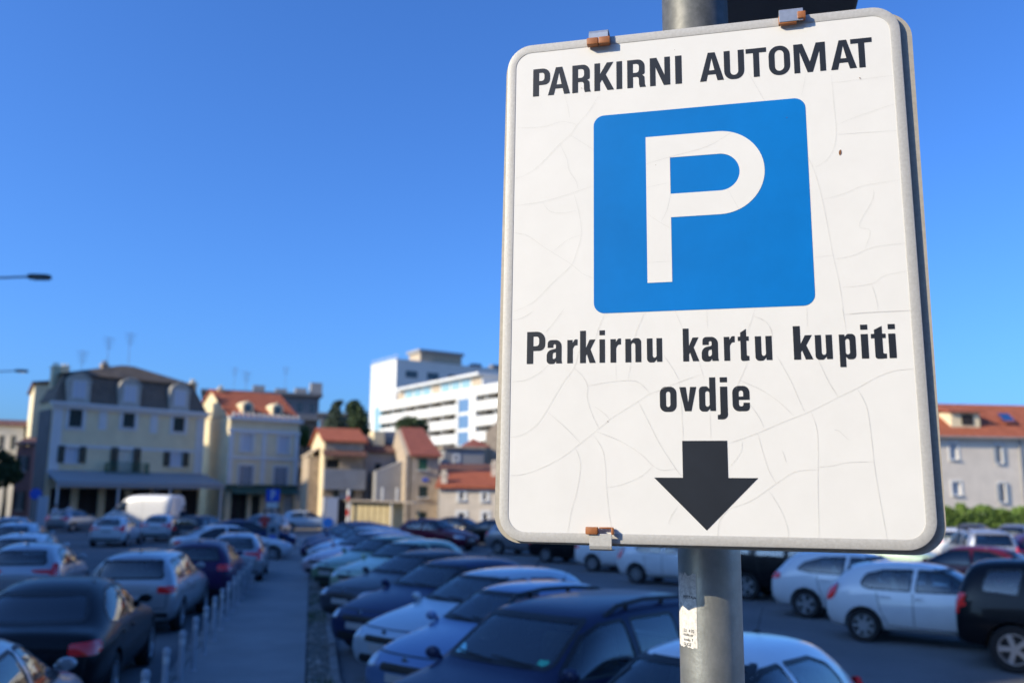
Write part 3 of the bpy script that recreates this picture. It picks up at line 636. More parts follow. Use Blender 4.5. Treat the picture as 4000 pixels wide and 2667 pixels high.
bm = bmesh.new(); flat(bm, [[Vector(p) for p in ((axm - hs_, at_), (axm - hs_, ah), (axm - hw_, ah), (axm, ap[4].y), (axm + hw_, ah), (axm + hs_, ah), (axm + hs_, at_))]], -.00035); obj('down_arrow', bm, M_BLACK, sign)
# lettering: each glyph drawn as rounded outlines in cap-height units
GL = {
 'P': (.60, [[(0, 0), (0, 1), (.6, 1, .27), (.6, .4, .27), (.21, .4), (.21, 0)], [(.21, .85), (.40, .85, .13), (.40, .55, .13), (.21, .55)]]),
 'A': (.82, [[(0, 0), (.29, 1), (.53, 1), (.82, 0), (.60, 0), (.545, .22), (.275, .22), (.22, 0)], [(.41, .80), (.315, .37), (.505, .37)]]),
 'R': (.68, [[(0, 0), (0, 1), (.64, 1, .26), (.64, .47, .2), (.54, .44, .01), (.63, .38, .1), (.64, .1, .05), (.68, 0), (.46, 0), (.43, .1, .05), (.42, .38, .09), (.21, .38), (.21, 0)], [(.21, .85), (.43, .85, .12), (.43, .53, .12), (.21, .53)]]),
 'K': (.72, [[(0, 0), (0, 1), (.21, 1), (.21, .60), (.46, 1), (.70, 1), (.42, .57), (.72, 0), (.48, 0), (.28, .39), (.21, .28), (.21, 0)]]),
 'I': (.21, [[(0, 0), (0, 1), (.21, 1), (.21, 0)]]),
 'N': (.72, [[(0, 0), (0, 1), (.24, 1), (.52, .36), (.52, 1), (.72, 1), (.72, 0), (.49, 0), (.2, .66), (.2, 0)]]),
 'U': (.70, [[(0, 1), (0, -.01, .3), (.7, -.01, .3), (.7, 1), (.49, 1), (.49, .14, .14), (.21, .14, .14), (.21, 1)]]),
 'T': (.72, [[(.255, 0), (.255, .84), (0, .84), (0, 1), (.72, 1), (.72, .84), (.465, .84), (.465, 0)]]),
 'O': (.74, [[(0, -.01, .34), (.74, -.01, .34), (.74, 1.01, .34), (0, 1.01, .34)], [(.21, .14, .16), (.53, .14, .16), (.53, .86, .16), (.21, .86, .16)]]),
 'M': (1.08, [[(0, 0), (0, 1), (.31, 1), (.54, .36), (.77, 1), (1.08, 1), (1.08, 0), (.88, 0), (.88, .72), (.63, 0), (.45, 0), (.2, .72), (.2, 0)]]),
 'a': (.52, [[(.52, 0), (.50, .08, .03), (.50, .73, .2), (.03, .73, .2), (.03, .49), (.22, .49), (.22, .60, .07), (.31, .60, .06), (.31, .46, .04), (0, .40, .2), (0, -.015, .17), (.25, -.015, .09), (.315, .07), (.325, 0)], [(.2, .33, .08), (.31, .345), (.31, .17, .06), (.2, .12, .06)]]),
 'r': (.37, [[(0, 0), (0, .72), (.19, .72), (.19, .62), (.27, .735, .06), (.37, .735), (.37, .55), (.27, .55, .08), (.2, .45, .06), (.2, 0)]]),
 'k': (.54, [[(0, 0), (0, 1), (.2, 1), (.2, .46), (.33, .72), (.53, .72), (.36, .42), (.54, 0), (.33, 0), (.235, .27), (.2, .21), (.2, 0)]]),
 'i': (.2, [[(0, 0), (0, .72), (.2, .72), (.2, 0)]]), 'i.': (.2, [[(0, .85), (0, 1), (.2, 1), (.2, .85)]]),
 'n': (.54, [[(0, 0), (0, .72), (.185, .72), (.19, .645), (.29, .735, .06), (.54, .735, .18), (.54, 0), (.34, 0), (.34, .59, .09), (.2, .59, .07), (.2, 0)]]),
 'u': (.54, [[(.54, .72), (.54, 0), (.355, 0), (.35, .075), (.25, -.015, .06), (0, -.015, .18), (0, .72), (.2, .72), (.2, .13, .09), (.34, .13, .07), (.34, .72)]]),
 't': (.37, [[(0, .72), (.085, .72), (.085, .84), (.285, .95), (.285, .72), (.37, .72), (.37, .59), (.285, .59), (.285, .135, .05), (.37, .135), (.37, 0), (.24, -.015, .03), (.085, -.015, .12), (.085, .59), (0, .59)]]),
 'p': (.54, [[(0, -.24), (0, .72), (.185, .72), (.19, .65), (.28, .735, .05), (.54, .735, .18), (.54, -.015, .18), (.28, -.015, .05), (.2, .06), (.2, -.24)], [(.2, .13, .07), (.34, .13, .09), (.34, .59, .09), (.2, .59, .07)]]),
 'o': (.54, [[(0, -.015, .2), (.54, -.015, .2), (.54, .735, .2), (0, .735, .2)], [(.2, .13, .08), (.34, .13, .08), (.34, .59, .08), (.2, .59, .08)]]),
 'v': (.55, [[(.17, 0), (0, .72), (.21, .72), (.28, .24), (.35, .72), (.55, .72), (.38, 0)]]),
 'd': (.54, [[(.54, 0), (.54, 1), (.34, 1), (.34, .66), (.26, .735, .05), (0, .735, .18), (0, -.015, .18), (.26, -.015, .05), (.355, .07), (.355, 0)], [(.2, .13, .09), (.34, .13, .07), (.34, .59, .07), (.2, .59, .09)]]),
 'j': (.28, [[(.08, .72), (.28, .72), (.28, -.25, .15), (0, -.25), (0, -.115), (.08, -.115, .05)]]), 'j.': (.28, [[(.08, .85), (.08, 1), (.28, 1), (.28, .85)]]),
 'e': (.54, [[(.54, .32), (.2, .32), (.2, .13, .08), (.34, .13, .07), (.34, .235), (.54, .235), (.54, -.015, .2), (0, -.015, .2), (0, .735, .2), (.54, .735, .2)], [(.2, .42), (.2, .60, .08), (.34, .60, .08), (.34, .42)]]),
}
def write(text, fn, xs, base, top):
    """xs: measured left/right of each glyph in the close-up; base, top: two points each on the base and cap lines."""
    mid = lambda l, x: l[0][1] + (l[1][1] - l[0][1]) * (x - l[0][0]) / (l[1][0] - l[0][0])
    for ch, (a, b) in zip(text, xs):
        bm = bmesh.new(); m_ = (a + b) / 2; yb, yt = mid(base, m_), mid(top, m_); xm = .55 * yb + .45 * yt
        L_, R_ = fn(a, xm), fn(b, xm); zb, zt = fn(m_, yb).y, fn(m_, yt).y; h = zt - zb
        for p_ in [ch] + ([ch + '.'] if ch + '.' in GL else []):
            w, cs = GL[p_]; sx = (R_.x - L_.x) / w
            flat(bm, [[Vector((L_.x + v.x * sx, zb + v.y * h)) for v in rpoly(c_, 6)] for c_ in cs], -.00035)
        obj('letter', bm, M_BLACK, sign)
tb, tt = [(230, 475), (1865, 330)], [(230, 342), (1890, 184)]
write('PARKIRNIAUTOMAT', ST_, [(229, 312), (302, 410), (421, 512), (529, 625), (637, 665), (690, 781), (801, 900), (925, 957), (1045, 1162), (1164, 1263), (1272, 1373), (1383, 1488), (1506, 1662), (1685, 1812), (1786, 1892)], tb, tt)
write('Parkirnukartukupiti', SL_, [(207, 300), (308, 387), (413, 465), (478, 558), (577, 605), (633, 687), (709, 790), (819, 897), (1003, 1085), (1098, 1185), (1212, 1268), (1284, 1340), (1371, 1457), (1567, 1665), (1677, 1765), (1800, 1885), (1912, 1949), (1964, 2040), (2053, 2090)],
      [(210, 289), (2090, 259)], [(210, 126), (2090, 85)])
write('ovdje', SL_, [(885, 970), (985, 1072), (1085, 1170), (1178, 1230), (1255, 1343)], [(885, 531), (1343, 527)], [(885, 361), (1343, 355)])
# hairline cracks in the old foil
CRL = ['112,858 190,850 290,815 400,755 470,700 575,617 628,572 700,525 770,482 835,440 880,425 960,390 1095,340', '1232,695 1385,640 1500,590 1655,528 1795,458 1890,412 2000,352 2090,322 2200,312', '118,663 180,650 250,605 305,530 380,400 445,308 475,215',
 '445,308 490,350 515,402 515,470 545,560 575,617', '515,402 600,385 720,373 780,385 835,440', '545,650 590,720 605,800 612,920 625,1050 640,1140', '455,720 480,800 460,940 430,1050 412,1170', '612,920 700,900 790,860 850,808', '565,635 680,680 790,750 850,808 900,830 965,822',
 '775,482 830,590 880,690 960,815 1000,865', '985,375 998,560 1003,675', '1140,530 1145,675', '1385,645 1410,740 1440,830 1478,898', '1655,530 1685,620 1692,750 1690,900 1697,1205', '1890,412 1940,510 1965,680 1985,850 2050,1215', '1240,1025 1350,985 1478,898 1560,845 1620,830 1690,828',
 '1692,815 1760,808 1850,790 1980,787', '1438,930 1500,1030 1535,1120 1543,1200', '1180,1195 1183,1120 1200,1070 1240,1025', '1292,372 1400,420 1490,480 1570,555', '1480,245 1550,370 1605,495 1625,535', '1690,260 1740,370 1795,458', '608,25 575,100 555,165', '810,22 770,110 755,165', '960,12 1000,105',
 '1125,10 1128,110', '1372,5 1330,130', '1365,45 1420,70 1450,110 1457,150', '1635,0 1636,100', '1815,0 1838,135', '1825,37 1950,25 2180,15', '125,380 200,370 270,335 320,290', '660,290 663,375', '740,270 722,372', '905,245 955,320 985,375', '1335,275 1292,372 1275,415', '1085,275 1110,365',
 '1345,495 1390,560 1418,618', '310,532 400,610 478,690', '550,505 600,540 628,572', '980,1010 945,1060 928,1105', '400,5 330,95 300,130', '1305,680 1300,730 1270,780 1240,815', '1508,725 1520,760 1530,790', '1775,625 1800,632 1852,680', '125,68 180,55 240,20']
CRU = ['130,630 280,622 370,598 445,613', '560,455 500,550 445,613 410,662 350,715 260,810 190,860 130,877', '410,662 470,700 525,735', '385,470 400,530 408,580', '360,708 395,780 405,835 440,890 450,930', '128,1010 270,990 425,945 527,910', '428,945 455,1050 465,1150 440,1240 415,1300 330,1380 230,1480 130,1530',
 '275,990 310,1035 370,1045 442,1032', '122,1140 200,1155 280,1210 415,1295 470,1340 527,1365', '325,1235 400,1175 460,1155', '1570,760 1610,850 1645,980 1680,1160 1697,1250 1730,1400 1752,1565', '1690,370 1700,500 1712,640 1700,730 1660,790 1608,822', '1712,660 1850,650 2030,640', '1645,980 1750,950 1850,910 2045,880',
 '1705,1270 1800,1250 1900,1210 2070,1190', '1730,1410 1885,1390 1950,1350 2080,1325', '1752,1540 1900,1530 2095,1520', '1885,1390 1905,1450 1920,1525', '1690,408 1800,395 2010,370', '1712,615 1850,560 2020,505', '1605,1262 1697,1250', '1895,930 1890,980 1825,1105 1880,1130 1855,1220', '1280,355 1330,440 1362,495', '1565,365 1545,470',
 '783,805 900,770 1080,720 1200,650', '783,920 890,897', '783,1045 850,1090 905,1120', '903,950 885,1030 855,1090', '1180,925 1240,1030', '790,1288 905,1280']
def smooth_line(P):
    out = []
    for i in range(len(P) - 1):
        p0, p1, p2, p3 = P[max(i - 1, 0)], P[i], P[i + 1], P[min(i + 2, len(P) - 1)]
        for k in range(5):
            u = k / 5; out.append(.5 * ((2 * p1) + (p2 - p0) * u + (2 * p0 - 5 * p1 + 4 * p2 - p3) * u * u + (3 * p1 - p0 - 3 * p2 + p3) * u ** 3))
    out.append(P[-1]); return out
bm = bmesh.new(); rnd = random.Random(5)
for lst, fn, wid in ((CRL, SL_, .00015), (CRU, ST_, .00011)):
    for s_ in lst:
        P = smooth_line([fn(*map(float, t.split(','))) for t in s_.split()]); rows = []
        for i, p in enumerate(P):
            t = (P[min(i + 1, len(P) - 1)] - P[max(i - 1, 0)]).normalized(); nn = Vector((-t.y, t.x)) * wid * (.6 + .5 * rnd.random()) * min(1, .35 + .3 * min(i, len(P) - 1 - i)); p = p + nn * rnd.uniform(-.5, .5)
            rows.append([(p.x - nn.x, -.0009, p.y - nn.y), (p.x + nn.x, -.0009, p.y + nn.y)])
        grid_patch(bm, rows)
bmesh.ops.recalc_face_normals(bm, faces=bm.faces[:]); ck = obj('cracks', bm, M_CRACK, sign); ck['kind'] = 'stuff'
bm = bmesh.new(); w_ = ST_(1733, 748); flat(bm, [[w_ + Vector((math.cos(a) * .0018 + math.sin(a) * .0006, math.sin(a) * .0042)) for a in [k * .524 for k in range(12)]]], -.0007)
for k in range(6):
    w_ = Vector((rnd.uniform(x0 + .03, x1 - .03), rnd.uniform(z0 + .03, z1 - .03))); r_ = rnd.uniform(.0004, .0009); flat(bm, [[w_ + Vector((math.cos(a) * r_, math.sin(a) * r_)) for a in [k2 * 1.05 for k2 in range(6)]]], -.00095)
obj('dirt_specks', bm, M_RUST, sign)['kind'] = 'stuff'
# edge clips: bent steel strap with orange rubber pads
def clip(pc, top, pads, wid):
    """pc: centre on the sign's edge (a, b); strap folds over the rim."""
    a, b = pc; s = 1 if top else -1; C0 = empty('edge_clip'); C0.parent = sign; C0.location = (a, 0, b)
    bm = bmesh.new(); h = wid / 2; prof = [(-.0105, -.013), (-.0105, .004), (-.0085, .0085), (-.004, .0105), (.012, .0105), (.030, .0105)]
    inn = [(y + (.0016 if i < 4 else 0), z - (.0016 if i >= 3 else 0)) for i, (y, z) in enumerate(prof)]
    pts = [(-h, y, s * z) for y, z in prof + inn[::-1]]; prism(bm, pts, (wid, 0, 0)); bmesh.ops.recalc_face_normals(bm, faces=bm.faces[:])
    bmesh.ops.bevel(bm, geom=bm.edges[:], offset=.0004, segments=1, affect='EDGES'); obj('steel_strap', bm, M_CLIP if top else M_ALU, C0)
    for (u0, v0, u1, v1, d) in pads:
        bm = bbox(u0, -d, v0, u1, -.0022, v1, .0012); obj('rubber_pad', bm, M_ORANGE, C0, smooth=True)
ctl = S(2341, 141); ctr = S(3088, 60); cbt = S(2350, 2118)
clip((ctl.x, z1 - .001), True, [(-.0185, -.0165, -.0005, -.005, .0135), (.0005, -.0165, .0185, -.005, .0135)], .031)
clip((ctr.x, z1 - .001), True, [(-.0185, -.0155, .008, -.0105, .0095), (-.0185, -.0155, -.0150, -.001, .0085), (.009, -.0105, .0210, .001, .0130)], .035)
clip((cbt.x, z0 + .001), False, [(-.0215, .012, -.004, .0225, .0135), (-.003, .0200, .018, .0225, .0070), (.0150, .012, .0185, .0215, .0115)], .032)

# ------------------------------------------------------------------ pole, label on the pole, cabinet above
POLE_R = .0475
pd = ray(2776, 2400); pole_t = .128
tt_ = ((SO - CAM).dot(en) + pole_t) / pd.dot(en); pc = CAM + pd * tt_; PC = Vector((pc.x, pc.y, 0))
bm = bmesh.new(); lathe(bm, [(POLE_R + .001, 2.98), (POLE_R + .0075, 2.985), (POLE_R + .0075, 4.16), (POLE_R + .001, 4.17)], 'z', 64)
sleeve_bm = bm
bm = bmesh.new(); lathe(bm, [(POLE_R + .03, 0), (POLE_R + .03, .015), (POLE_R, .02), (POLE_R, 1.2), (POLE_R, 2.4), (POLE_R, 4.2), (.001, 4.22)], 'z', 64)
pole = obj('sign_pole', bm, M_ZINC, None, (PC.x, PC.y, 0), smooth=True, sharp=50); tag(pole, 'round galvanised steel pole carrying the white parking sign', 'pole')
obj('pole_sleeve', sleeve_bm, M_SLEEVE, pole, smooth=True, sharp=50)
for dz in (-.27, .27):                         # clamps between panel and pole
    bm = bmesh.new(); lathe(bm, [(POLE_R + .001, -.015), (POLE_R + .005, -.015), (POLE_R + .005, .015), (POLE_R + .001, .015)], 'z', 40, (0, 0, SO.z + dz))
    cl = obj('clamp', bm, M_CLIP, pole); cl.rotation_euler = (0, 0, SY)
    obj('clamp_bar', bbox(-.16, -POLE_R - .062, SO.z + dz - .014, .16, -POLE_R - .003, SO.z + dz + .014), M_CLIP, cl)
# worn paper label wrapped on the pole
def on_pole(px, py, off=.0006):
    d = ray(px, py); dx, dy = d.x, d.y; fx, fy = CAM.x - PC.x, CAM.y - PC.y; A = dx * dx + dy * dy; B = fx * dx + fy * dy; Cc = fx * fx + fy * fy - (POLE_R + off) ** 2
    t = (-B - math.sqrt(max(B * B - A * Cc, 0))) / A; p = CAM + d * t; return math.atan2(p.y - PC.y, p.x - PC.x), p.z
aL, zT = on_pole(2660, 2262); aR, _ = on_pole(2722, 2400); zB = on_pole(2700, 2528)[1]; zTear = on_pole(2700, 2242)[1]; aL -= .22
bm = bmesh.new(); rnd = random.Random(11); rows = []
for i in range(17):
    a = aL + (aR - aL) * i / 16; e0 = rnd.uniform(-.0015, .0015); e1 = rnd.uniform(-.003, .003)
    rows.append([(math.cos(a) * (POLE_R + .0006), math.sin(a) * (POLE_R + .0006), zB + e0 + (zTear + e1 - zB - e0) * k / 10) for k in range(11)])
grid_patch(bm, rows); bmesh.ops.recalc_face_normals(bm, faces=bm.faces[:])
lab = obj('paper_label', bm, M_PAPER, pole)
def pole_text(body, px, py, h):
    cu = bpy.data.curves.new('t', 'FONT'); cu.body = body; cu.size = h * 1.4; cu.align_x = 'CENTER'; to = bpy.data.objects.new('t', cu); COL.objects.link(to)
    me = bpy.data.meshes.new_from_object(to.evaluated_get(bpy.context.evaluated_depsgraph_get())); bpy.data.objects.remove(to); me.name = 'print'; me.materials.append(M_BLACK)
    a, z = on_pole(px, py)
    for v in me.vertices:
        aa = a + v.co.x / POLE_R; zz = z + v.co.y; v.co = Vector((math.cos(aa) * (POLE_R + .0011), math.sin(aa) * (POLE_R + .0011), zz))
    link('print', me, lab)
for body, x, y, h in (('MJEŠTAJA', 2692, 2336, .0042), ('22  410', 2690, 2468, .0048), ('osada.nr', 2688, 2482, .0042), ('kendo 7', 2688, 2502, .0042), ('SLJGE', 2686, 2520, .0045)): pole_text(body, x, y, h)
# grey cabinet high on the pole, seen from below
cabt = empty('pole_cabinet', (PC.x, PC.y, 0), SY, 'dark grey metal cabinet fixed high on the pole above the sign', 'cabinet')
def ray_at_z(px, py, z): return atz(px, py, z)
cz = 3.60; pR = atz(3335, 85, cz); loc = Matrix.Rotation(-SY, 3, 'Z') @ (pR - Vector((PC.x, PC.y, 0)))
obj('cabinet_body', bbox(POLE_R * .6, loc.y - .20, cz, loc.x, loc.y + .04, cz + .40, .006), M_CAB, cabt)
obj('bracket', bbox(-POLE_R - .004, -POLE_R - .006, cz + .10, POLE_R * .6, POLE_R + .006, cz + .14, .002), M_CLIP, cabt)
# ------------------------------------------------------------------ buildings
class Bld:
    """A building frame: origin at the facade's left foot, X along the facade (compass direction az), Y into the building, Z up."""
    def __init__(s, name, px, y, az, label, cat='building', z=0):
        p = gp(px, y); s.o = p; s.az = az; s.X = az_vec(az); s.Y = Vector((-s.X.y, s.X.x, 0))
        s.root = empty(name, (p.x, p.y, z), R(90 - az), label, cat); s.z = z
    def uz(s, px, py, depth=0.):              # photo point -> (x, z) on the facade plane
        d = ray(px, py); o = s.o + s.Y * depth; t = (o - CAM).dot(s.Y) / d.dot(s.Y); q = CAM + d * t - o; return q.dot(s.X), q.z + CAM.z * 0 - s.z
    def sz(s, px, py, xx=0.):                 # photo point -> (y, z) on the side wall at x = xx
        d = ray(px, py); o = s.o + s.X * xx; t = (o - CAM).dot(s.X) / d.dot(s.X); q = CAM + d * t - o; return q.dot(s.Y), q.z - s.z
    def part(s, name, bm, m, par=None, **k):
        bmesh.ops.recalc_face_normals(bm, faces=bm.faces[:]); return obj(name, bm, m, par or s.root, **k)
def wall_mesh(W, Dp, H, ops, rev=.16, back=True, top=True):
    """walls of a box W x Dp x H with real openings (x0, z0, x1, z1) in its front."""
    bm = bmesh.new(); xs = sorted({0, W} | {o[0] for o in ops} | {o[2] for o in ops}); zs = sorted({0, H} | {o[1] for o in ops} | {o[3] for o in ops})
    for i in range(len(xs) - 1):
        for j in range(len(zs) - 1):
            cx, cz = (xs[i] + xs[i + 1]) / 2, (zs[j] + zs[j + 1]) / 2
            if any(o[0] < cx < o[2] and o[1] < cz < o[3] for o in ops): continue
            poly(bm, [(xs[i], 0, zs[j]), (xs[i + 1], 0, zs[j]), (xs[i + 1], 0, zs[j + 1]), (xs[i], 0, zs[j + 1])])
    for a, b, c, d in ops:
        for p, q in (((a, b), (a, d)), ((c, d), (c, b)), ((a, d), (c, d)), ((c, b), (a, b))): poly(bm, [(p[0], 0, p[1]), (q[0], 0, q[1]), (q[0], rev, q[1]), (p[0], rev, p[1])])
    for pts in ([(W, 0, 0), (W, Dp, 0), (W, Dp, H), (W, 0, H)], [(0, Dp, 0), (0, 0, 0), (0, 0, H), (0, Dp, H)], [(W, Dp, 0), (0, Dp, 0), (0, Dp, H), (W, Dp, H)], [(0, 0, H), (W, 0, H), (W, Dp, H), (0, Dp, H)], [(0, rev + .3, 0), (W, rev + .3, 0), (W, rev + .3, H), (0, rev + .3, H)]): poly(bm, pts)
    bmesh.ops.remove_doubles(bm, verts=bm.verts[:], dist=.0005); return bm
def window(b, o, frame=M_TRIM, pane_m=M_WING, surround=None, sw=.16, shutters=None, open_=False, rev=.16, sill=True, name='window', mull=True, closed=False):
    a, z0, c, z1 = o; bm = bmesh.new(); f = .07
    for q in ((a, z0, a + f, z1), (c - f, z0, c, z1), (a + f, z0, c - f, z0 + f), (a + f, z1 - f, c - f, z1)): box(bm, q[0], rev - .07, q[1], q[2], rev - .01, q[3])
    if mull: box(bm, (a + c) / 2 - .03, rev - .065, z0 + f, (a + c) / 2 + .03, rev - .015, z1 - f)
    w = obj(name, bm, frame, b.root)
    bm = bmesh.new(); poly(bm, [(a + f, rev - .03, z0 + f), (c - f, rev - .03, z0 + f), (c - f, rev - .03, z1 - f), (a + f, rev - .03, z1 - f)]); obj('pane', bm, pane_m, w)
    if surround:
        bm = bmesh.new()
        for q in ((a - sw, z0 - sw, a, z1 + sw), (c, z0 - sw, c + sw, z1 + sw), (a, z1, c, z1 + sw), (a, z0 - sw, c, z0)): box(bm, q[0], -.05, q[1], q[2], .02, q[3])
        obj('surround', bm, surround, w)
    if sill:
        obj('sill', bbox(a - .12, -.16, z0 - .085, c + .12, .03, z0 - .01), frame if not surround else surround, w)
    if shutters:
        hw = (c - a) / 2
        for s in (-1, 1):
            bm = bmesh.new()
            if closed: x_0, x_1, y_ = (a + .01, a + hw - .01, .0) if s < 0 else (c - hw + .01, c - .01, .0)
            else: x_0, x_1, y_ = (a - hw - .02, a - .02, -.10) if s < 0 else (c + .02, c + hw + .02, -.10)
            box(bm, x_0, y_, z0, x_0 + .07, y_ + .05, z1); box(bm, x_1 - .07, y_, z0, x_1, y_ + .05, z1); box(bm, x_0 + .07, y_, z0, x_1 - .07, y_ + .05, z0 + .08); box(bm, x_0 + .07, y_, z1 - .08, x_1 - .07, y_ + .05, z1)
            k = z0 + .1
            while k < z1 - .1: box(bm, x_0 + .07, y_ + .012, k, x_1 - .07, y_ + .04, k + .075); k += .1
            obj('shutter', bm, shutters, w)
    return w
def rect(b, fn, c0, c1):
    p, q = b.uz(*fn(*c0)), b.uz(*fn(*c1)); return (min(p[0], q[0]), min(p[1], q[1]), max(p[0], q[0]), max(p[1], q[1]))
C1 = lambda x, y: (x / 2.24, 1300 + y / 2.24)
C2 = lambda x, y: (700 + x / 1.8092, 1300 + y / 1.8092)
C7 = lambda x, y: (3400 + x / 1.96, 1450 + y / 1.96)
def gable(b, x0, x1, y0, y1, ze, zr, m, wall_m, over=.3, along='x', thick=.14):
    """gabled roof; along='x' puts the ridge parallel to the facade, 'y' puts it at right angles."""
    bm = bmesh.new()
    if along == 'x':
        ym = (y0 + y1) / 2; sl_ = (zr - ze) / (ym - y0)
        for ya, s in ((y0 - over, 1), (y1 + over, -1)):
            za = ze - over * sl_; prism(bm, [(x0 - over, ya, za), (x1 + over, ya, za), (x1 + over, ym, zr), (x0 - over, ym, zr)], (0, 0, thick))
    else:
        xm = (x0 + x1) / 2; sl_ = (zr - ze) / (xm - x0)
        for xa in (x0 - over, x1 + over):
            za = ze - over * sl_; prism(bm, [(xa, y0 - over, za), (xa, y1 + over, za), (xm, y1 + over, zr), (xm, y0 - over, zr)], (0, 0, thick))
    rf = b.part('roof', bm, m)
    bm = bmesh.new()
    if along == 'x':
        for x in (x0 + .01, x1 - .01): poly(bm, [(x, y0, ze), (x, y1, ze), (x, (y0 + y1) / 2, zr)])
    else:
        for y in (y0 + .01, y1 - .01): poly(bm, [(x0, y, ze), (x1, y, ze), ((x0 + x1) / 2, y, zr)])
    b.part('gable_wall', bm, wall_m); return rf
def chimney(b, x, y, z0, z1, w=.6, m=M_PLASTER, par=None):
    bm = bmesh.new(); box(bm, x - w / 2, y - w / 2, z0, x + w / 2, y + w / 2, z1); box(bm, x - w / 2 - .07, y - w / 2 - .07, z1 + .003, x + w / 2 + .07, y + w / 2 + .07, z1 + .14)
    for s in (-1, 1): lathe(bm, [(.1, z1 + .145), (.09, z1 + .45), (.001, z1 + .46)], 'z', 8, (x + s * w * .22, y, 0))
    return obj('chimney', bm, m, par or b.root)
def antenna(b, x, y, z0, z1, par=None):
    bm = bmesh.new(); tube(bm, [(x, y, z0), (x, y, z1)], .02, 5)
    for k in range(4): tube(bm, [(x - .5 + .08 * k, y, z1 - .15 - .28 * k), (x + .5 - .08 * k, y, z1 - .15 - .28 * k)], .02, 4)
    return obj('aerial', bm, M_DGREY, par or b.root)

# --- cream house with mansard roof and awning
b = Bld('mansard_house', 178, 70, 45, 'cream three storey house with slate mansard roof, dormers and long pale awning')
W1 = b.uz(790, 1800)[0]; ze = (b.uz(190, 1563)[1] + b.uz(780, 1610)[1]) / 2
w2 = [rect(b, C1, p, q) for p, q in (((610, 665), (712, 826)), ((1080, 697), (1172, 830)), ((1520, 735), (1608, 864)))]
w1 = [rect(b, C1, p, q) for p, q in (((572, 985), (680, 1138)), ((1040, 1000), (1148, 1245)), ((1490, 1038), (1588, 1168)))]
zg = 3.3; gf = [(W1 * k / 6 + .35, .05, W1 * (k + 1) / 6 - .2, 2.9) for k in range(6)]
b.part('wall', wall_mesh(W1, 3.2, ze, w2 + w1 + gf), M_CREAM); b.part('side_wall', bbox(-.06, .3, 0, -.003, 3.1, ze - .6), M_DGREY)  # dark grey sheet laid on the end wall paints in its shade
for o in w2: window(b, o, surround=M_TRIM, sw=.28, shutters=M_SHUT, closed=True)
for i, o in enumerate(w1): window(b, o, surround=M_TRIM, sw=.12, shutters=M_SHUT, pane_m=M_CURT if i == 1 else M_BLIND, sill=i != 1, name='balcony_door' if i == 1 else 'window')
for o in gf:
    window(b, o, frame=M_PLAS, pane_m=M_DARKIN, sill=False, name='shop_window')
bm = bmesh.new()
for c0, c1 in (((875, 648), (928, 850)), ((1322, 678), (1372, 880))): a = rect(b, C1, c0, c1); box(bm, a[0], -.04, a[1], a[2], .02, a[3])
b.part('plaster_panel', bm, M_TRIM)
for x_0 in (0, W1 - .75): b.part('corner_pilaster', bbox(x_0, -.05, 3.6, x_0 + .75, .02, ze - .3), M_TRIM)
bm = bmesh.new(); box(bm, -.3, -.45, ze - .25, W1 + .3, .1, ze - .02); box(bm, -.15, -.25, ze - .5, W1 + .15, .02, ze - .253); box(bm, -.05, -.06, 6.05, W1 + .05, .02, 6.3); b.part('cornice', bm, M_TRIM)
zm = b.uz(490, 1475, 1)[1]; zm = ze + 2.35
bm = bmesh.new(); A = [(-.1, -.1, ze), (W1 + .1, -.1, ze), (W1 + .1, 3.3, ze), (-.1, 3.3, ze)]; Bq = [(.9, .9, zm), (W1 - .9, .9, zm), (W1 - .9, 2.9, zm), (.9, 2.9, zm)]
for k in range(4): poly(bm, [A[k], A[(k + 1) % 4], Bq[(k + 1) % 4], Bq[k]])
poly(bm, Bq); b.part('mansard_roof', bm, M_SLATE)
bm = bmesh.new(); e = [(.6, .6, zm + .01), (W1 - .6, .6, zm + .01), (W1 - .6, 3.2, zm + .01), (.6, 3.2, zm + .01)]; r0, r1 = (W1 * .46, 2, zm + 1.3), (W1 * .54, 2, zm + 1.3)
poly(bm, [e[0], e[1], r1, r0]); poly(bm, [e[1], e[2], r1]); poly(bm, [e[2], e[3], r0, r1]); poly(bm, [e[3], e[0], r0]); poly(bm, e[::-1]); rf = b.part('attic_roof', bm, M_BROWN)
for c0, c1 in (((605, 385), (775, 585)), ((1052, 405), (1218, 615)), ((1492, 445), (1650, 640))):
    a = rect(b, C1, c0, c1); xm_ = (a[0] + a[2]) / 2; h = 2.1; w_ = .88; Z = ze + .02
    bm = bmesh.new(); out = [(xm_ - w_, -.12, Z), (xm_ + w_, -.12, Z)] + [(xm_ + w_ * math.cos(t), -.12, Z + h - .55 + .75 * math.sin(t)) for t in [math.pi * k / 8 for k in range(9)]]
    prism(bm, out, (0, 1.6, 0)); dm = b.part('dormer', bm, M_DORM)
    bm = bmesh.new(); tube(bm, [(x_, -.16, z_) for x_, _, z_ in out[2:]], .07, 6); obj('curved_hood', bm, M_DORM, dm)
    bm = bbox(xm_ - .45, -.15, Z + .35, xm_ + .45, -.10, Z + 1.65); obj('dormer_window', bm, M_BLIND, dm)
    bm = bmesh.new()
    for x_ in (xm_ - .55, xm_ + .45): box(bm, x_, -.19, Z + .25, x_ + .1, -.125, Z + 1.75)
    box(bm, xm_ - .45, -.19, Z + 1.65, xm_ + .45, -.125, Z + 1.75); box(bm, xm_ - .03, -.17, Z + .35, xm_ + .03, -.125, Z + 1.65); obj('frame', bm, M_TRIM, dm)
chimney(b, .6, 2.2, zm - 1.2, zm + .5, .6, M_CREAM); chimney(b, W1 - .6, 1.6, zm - 1.6, zm + .2, .55, M_CREAM); chimney(b, W1 * .35, 2.2, zm + .5, zm + 1.1, .5, M_STONE)
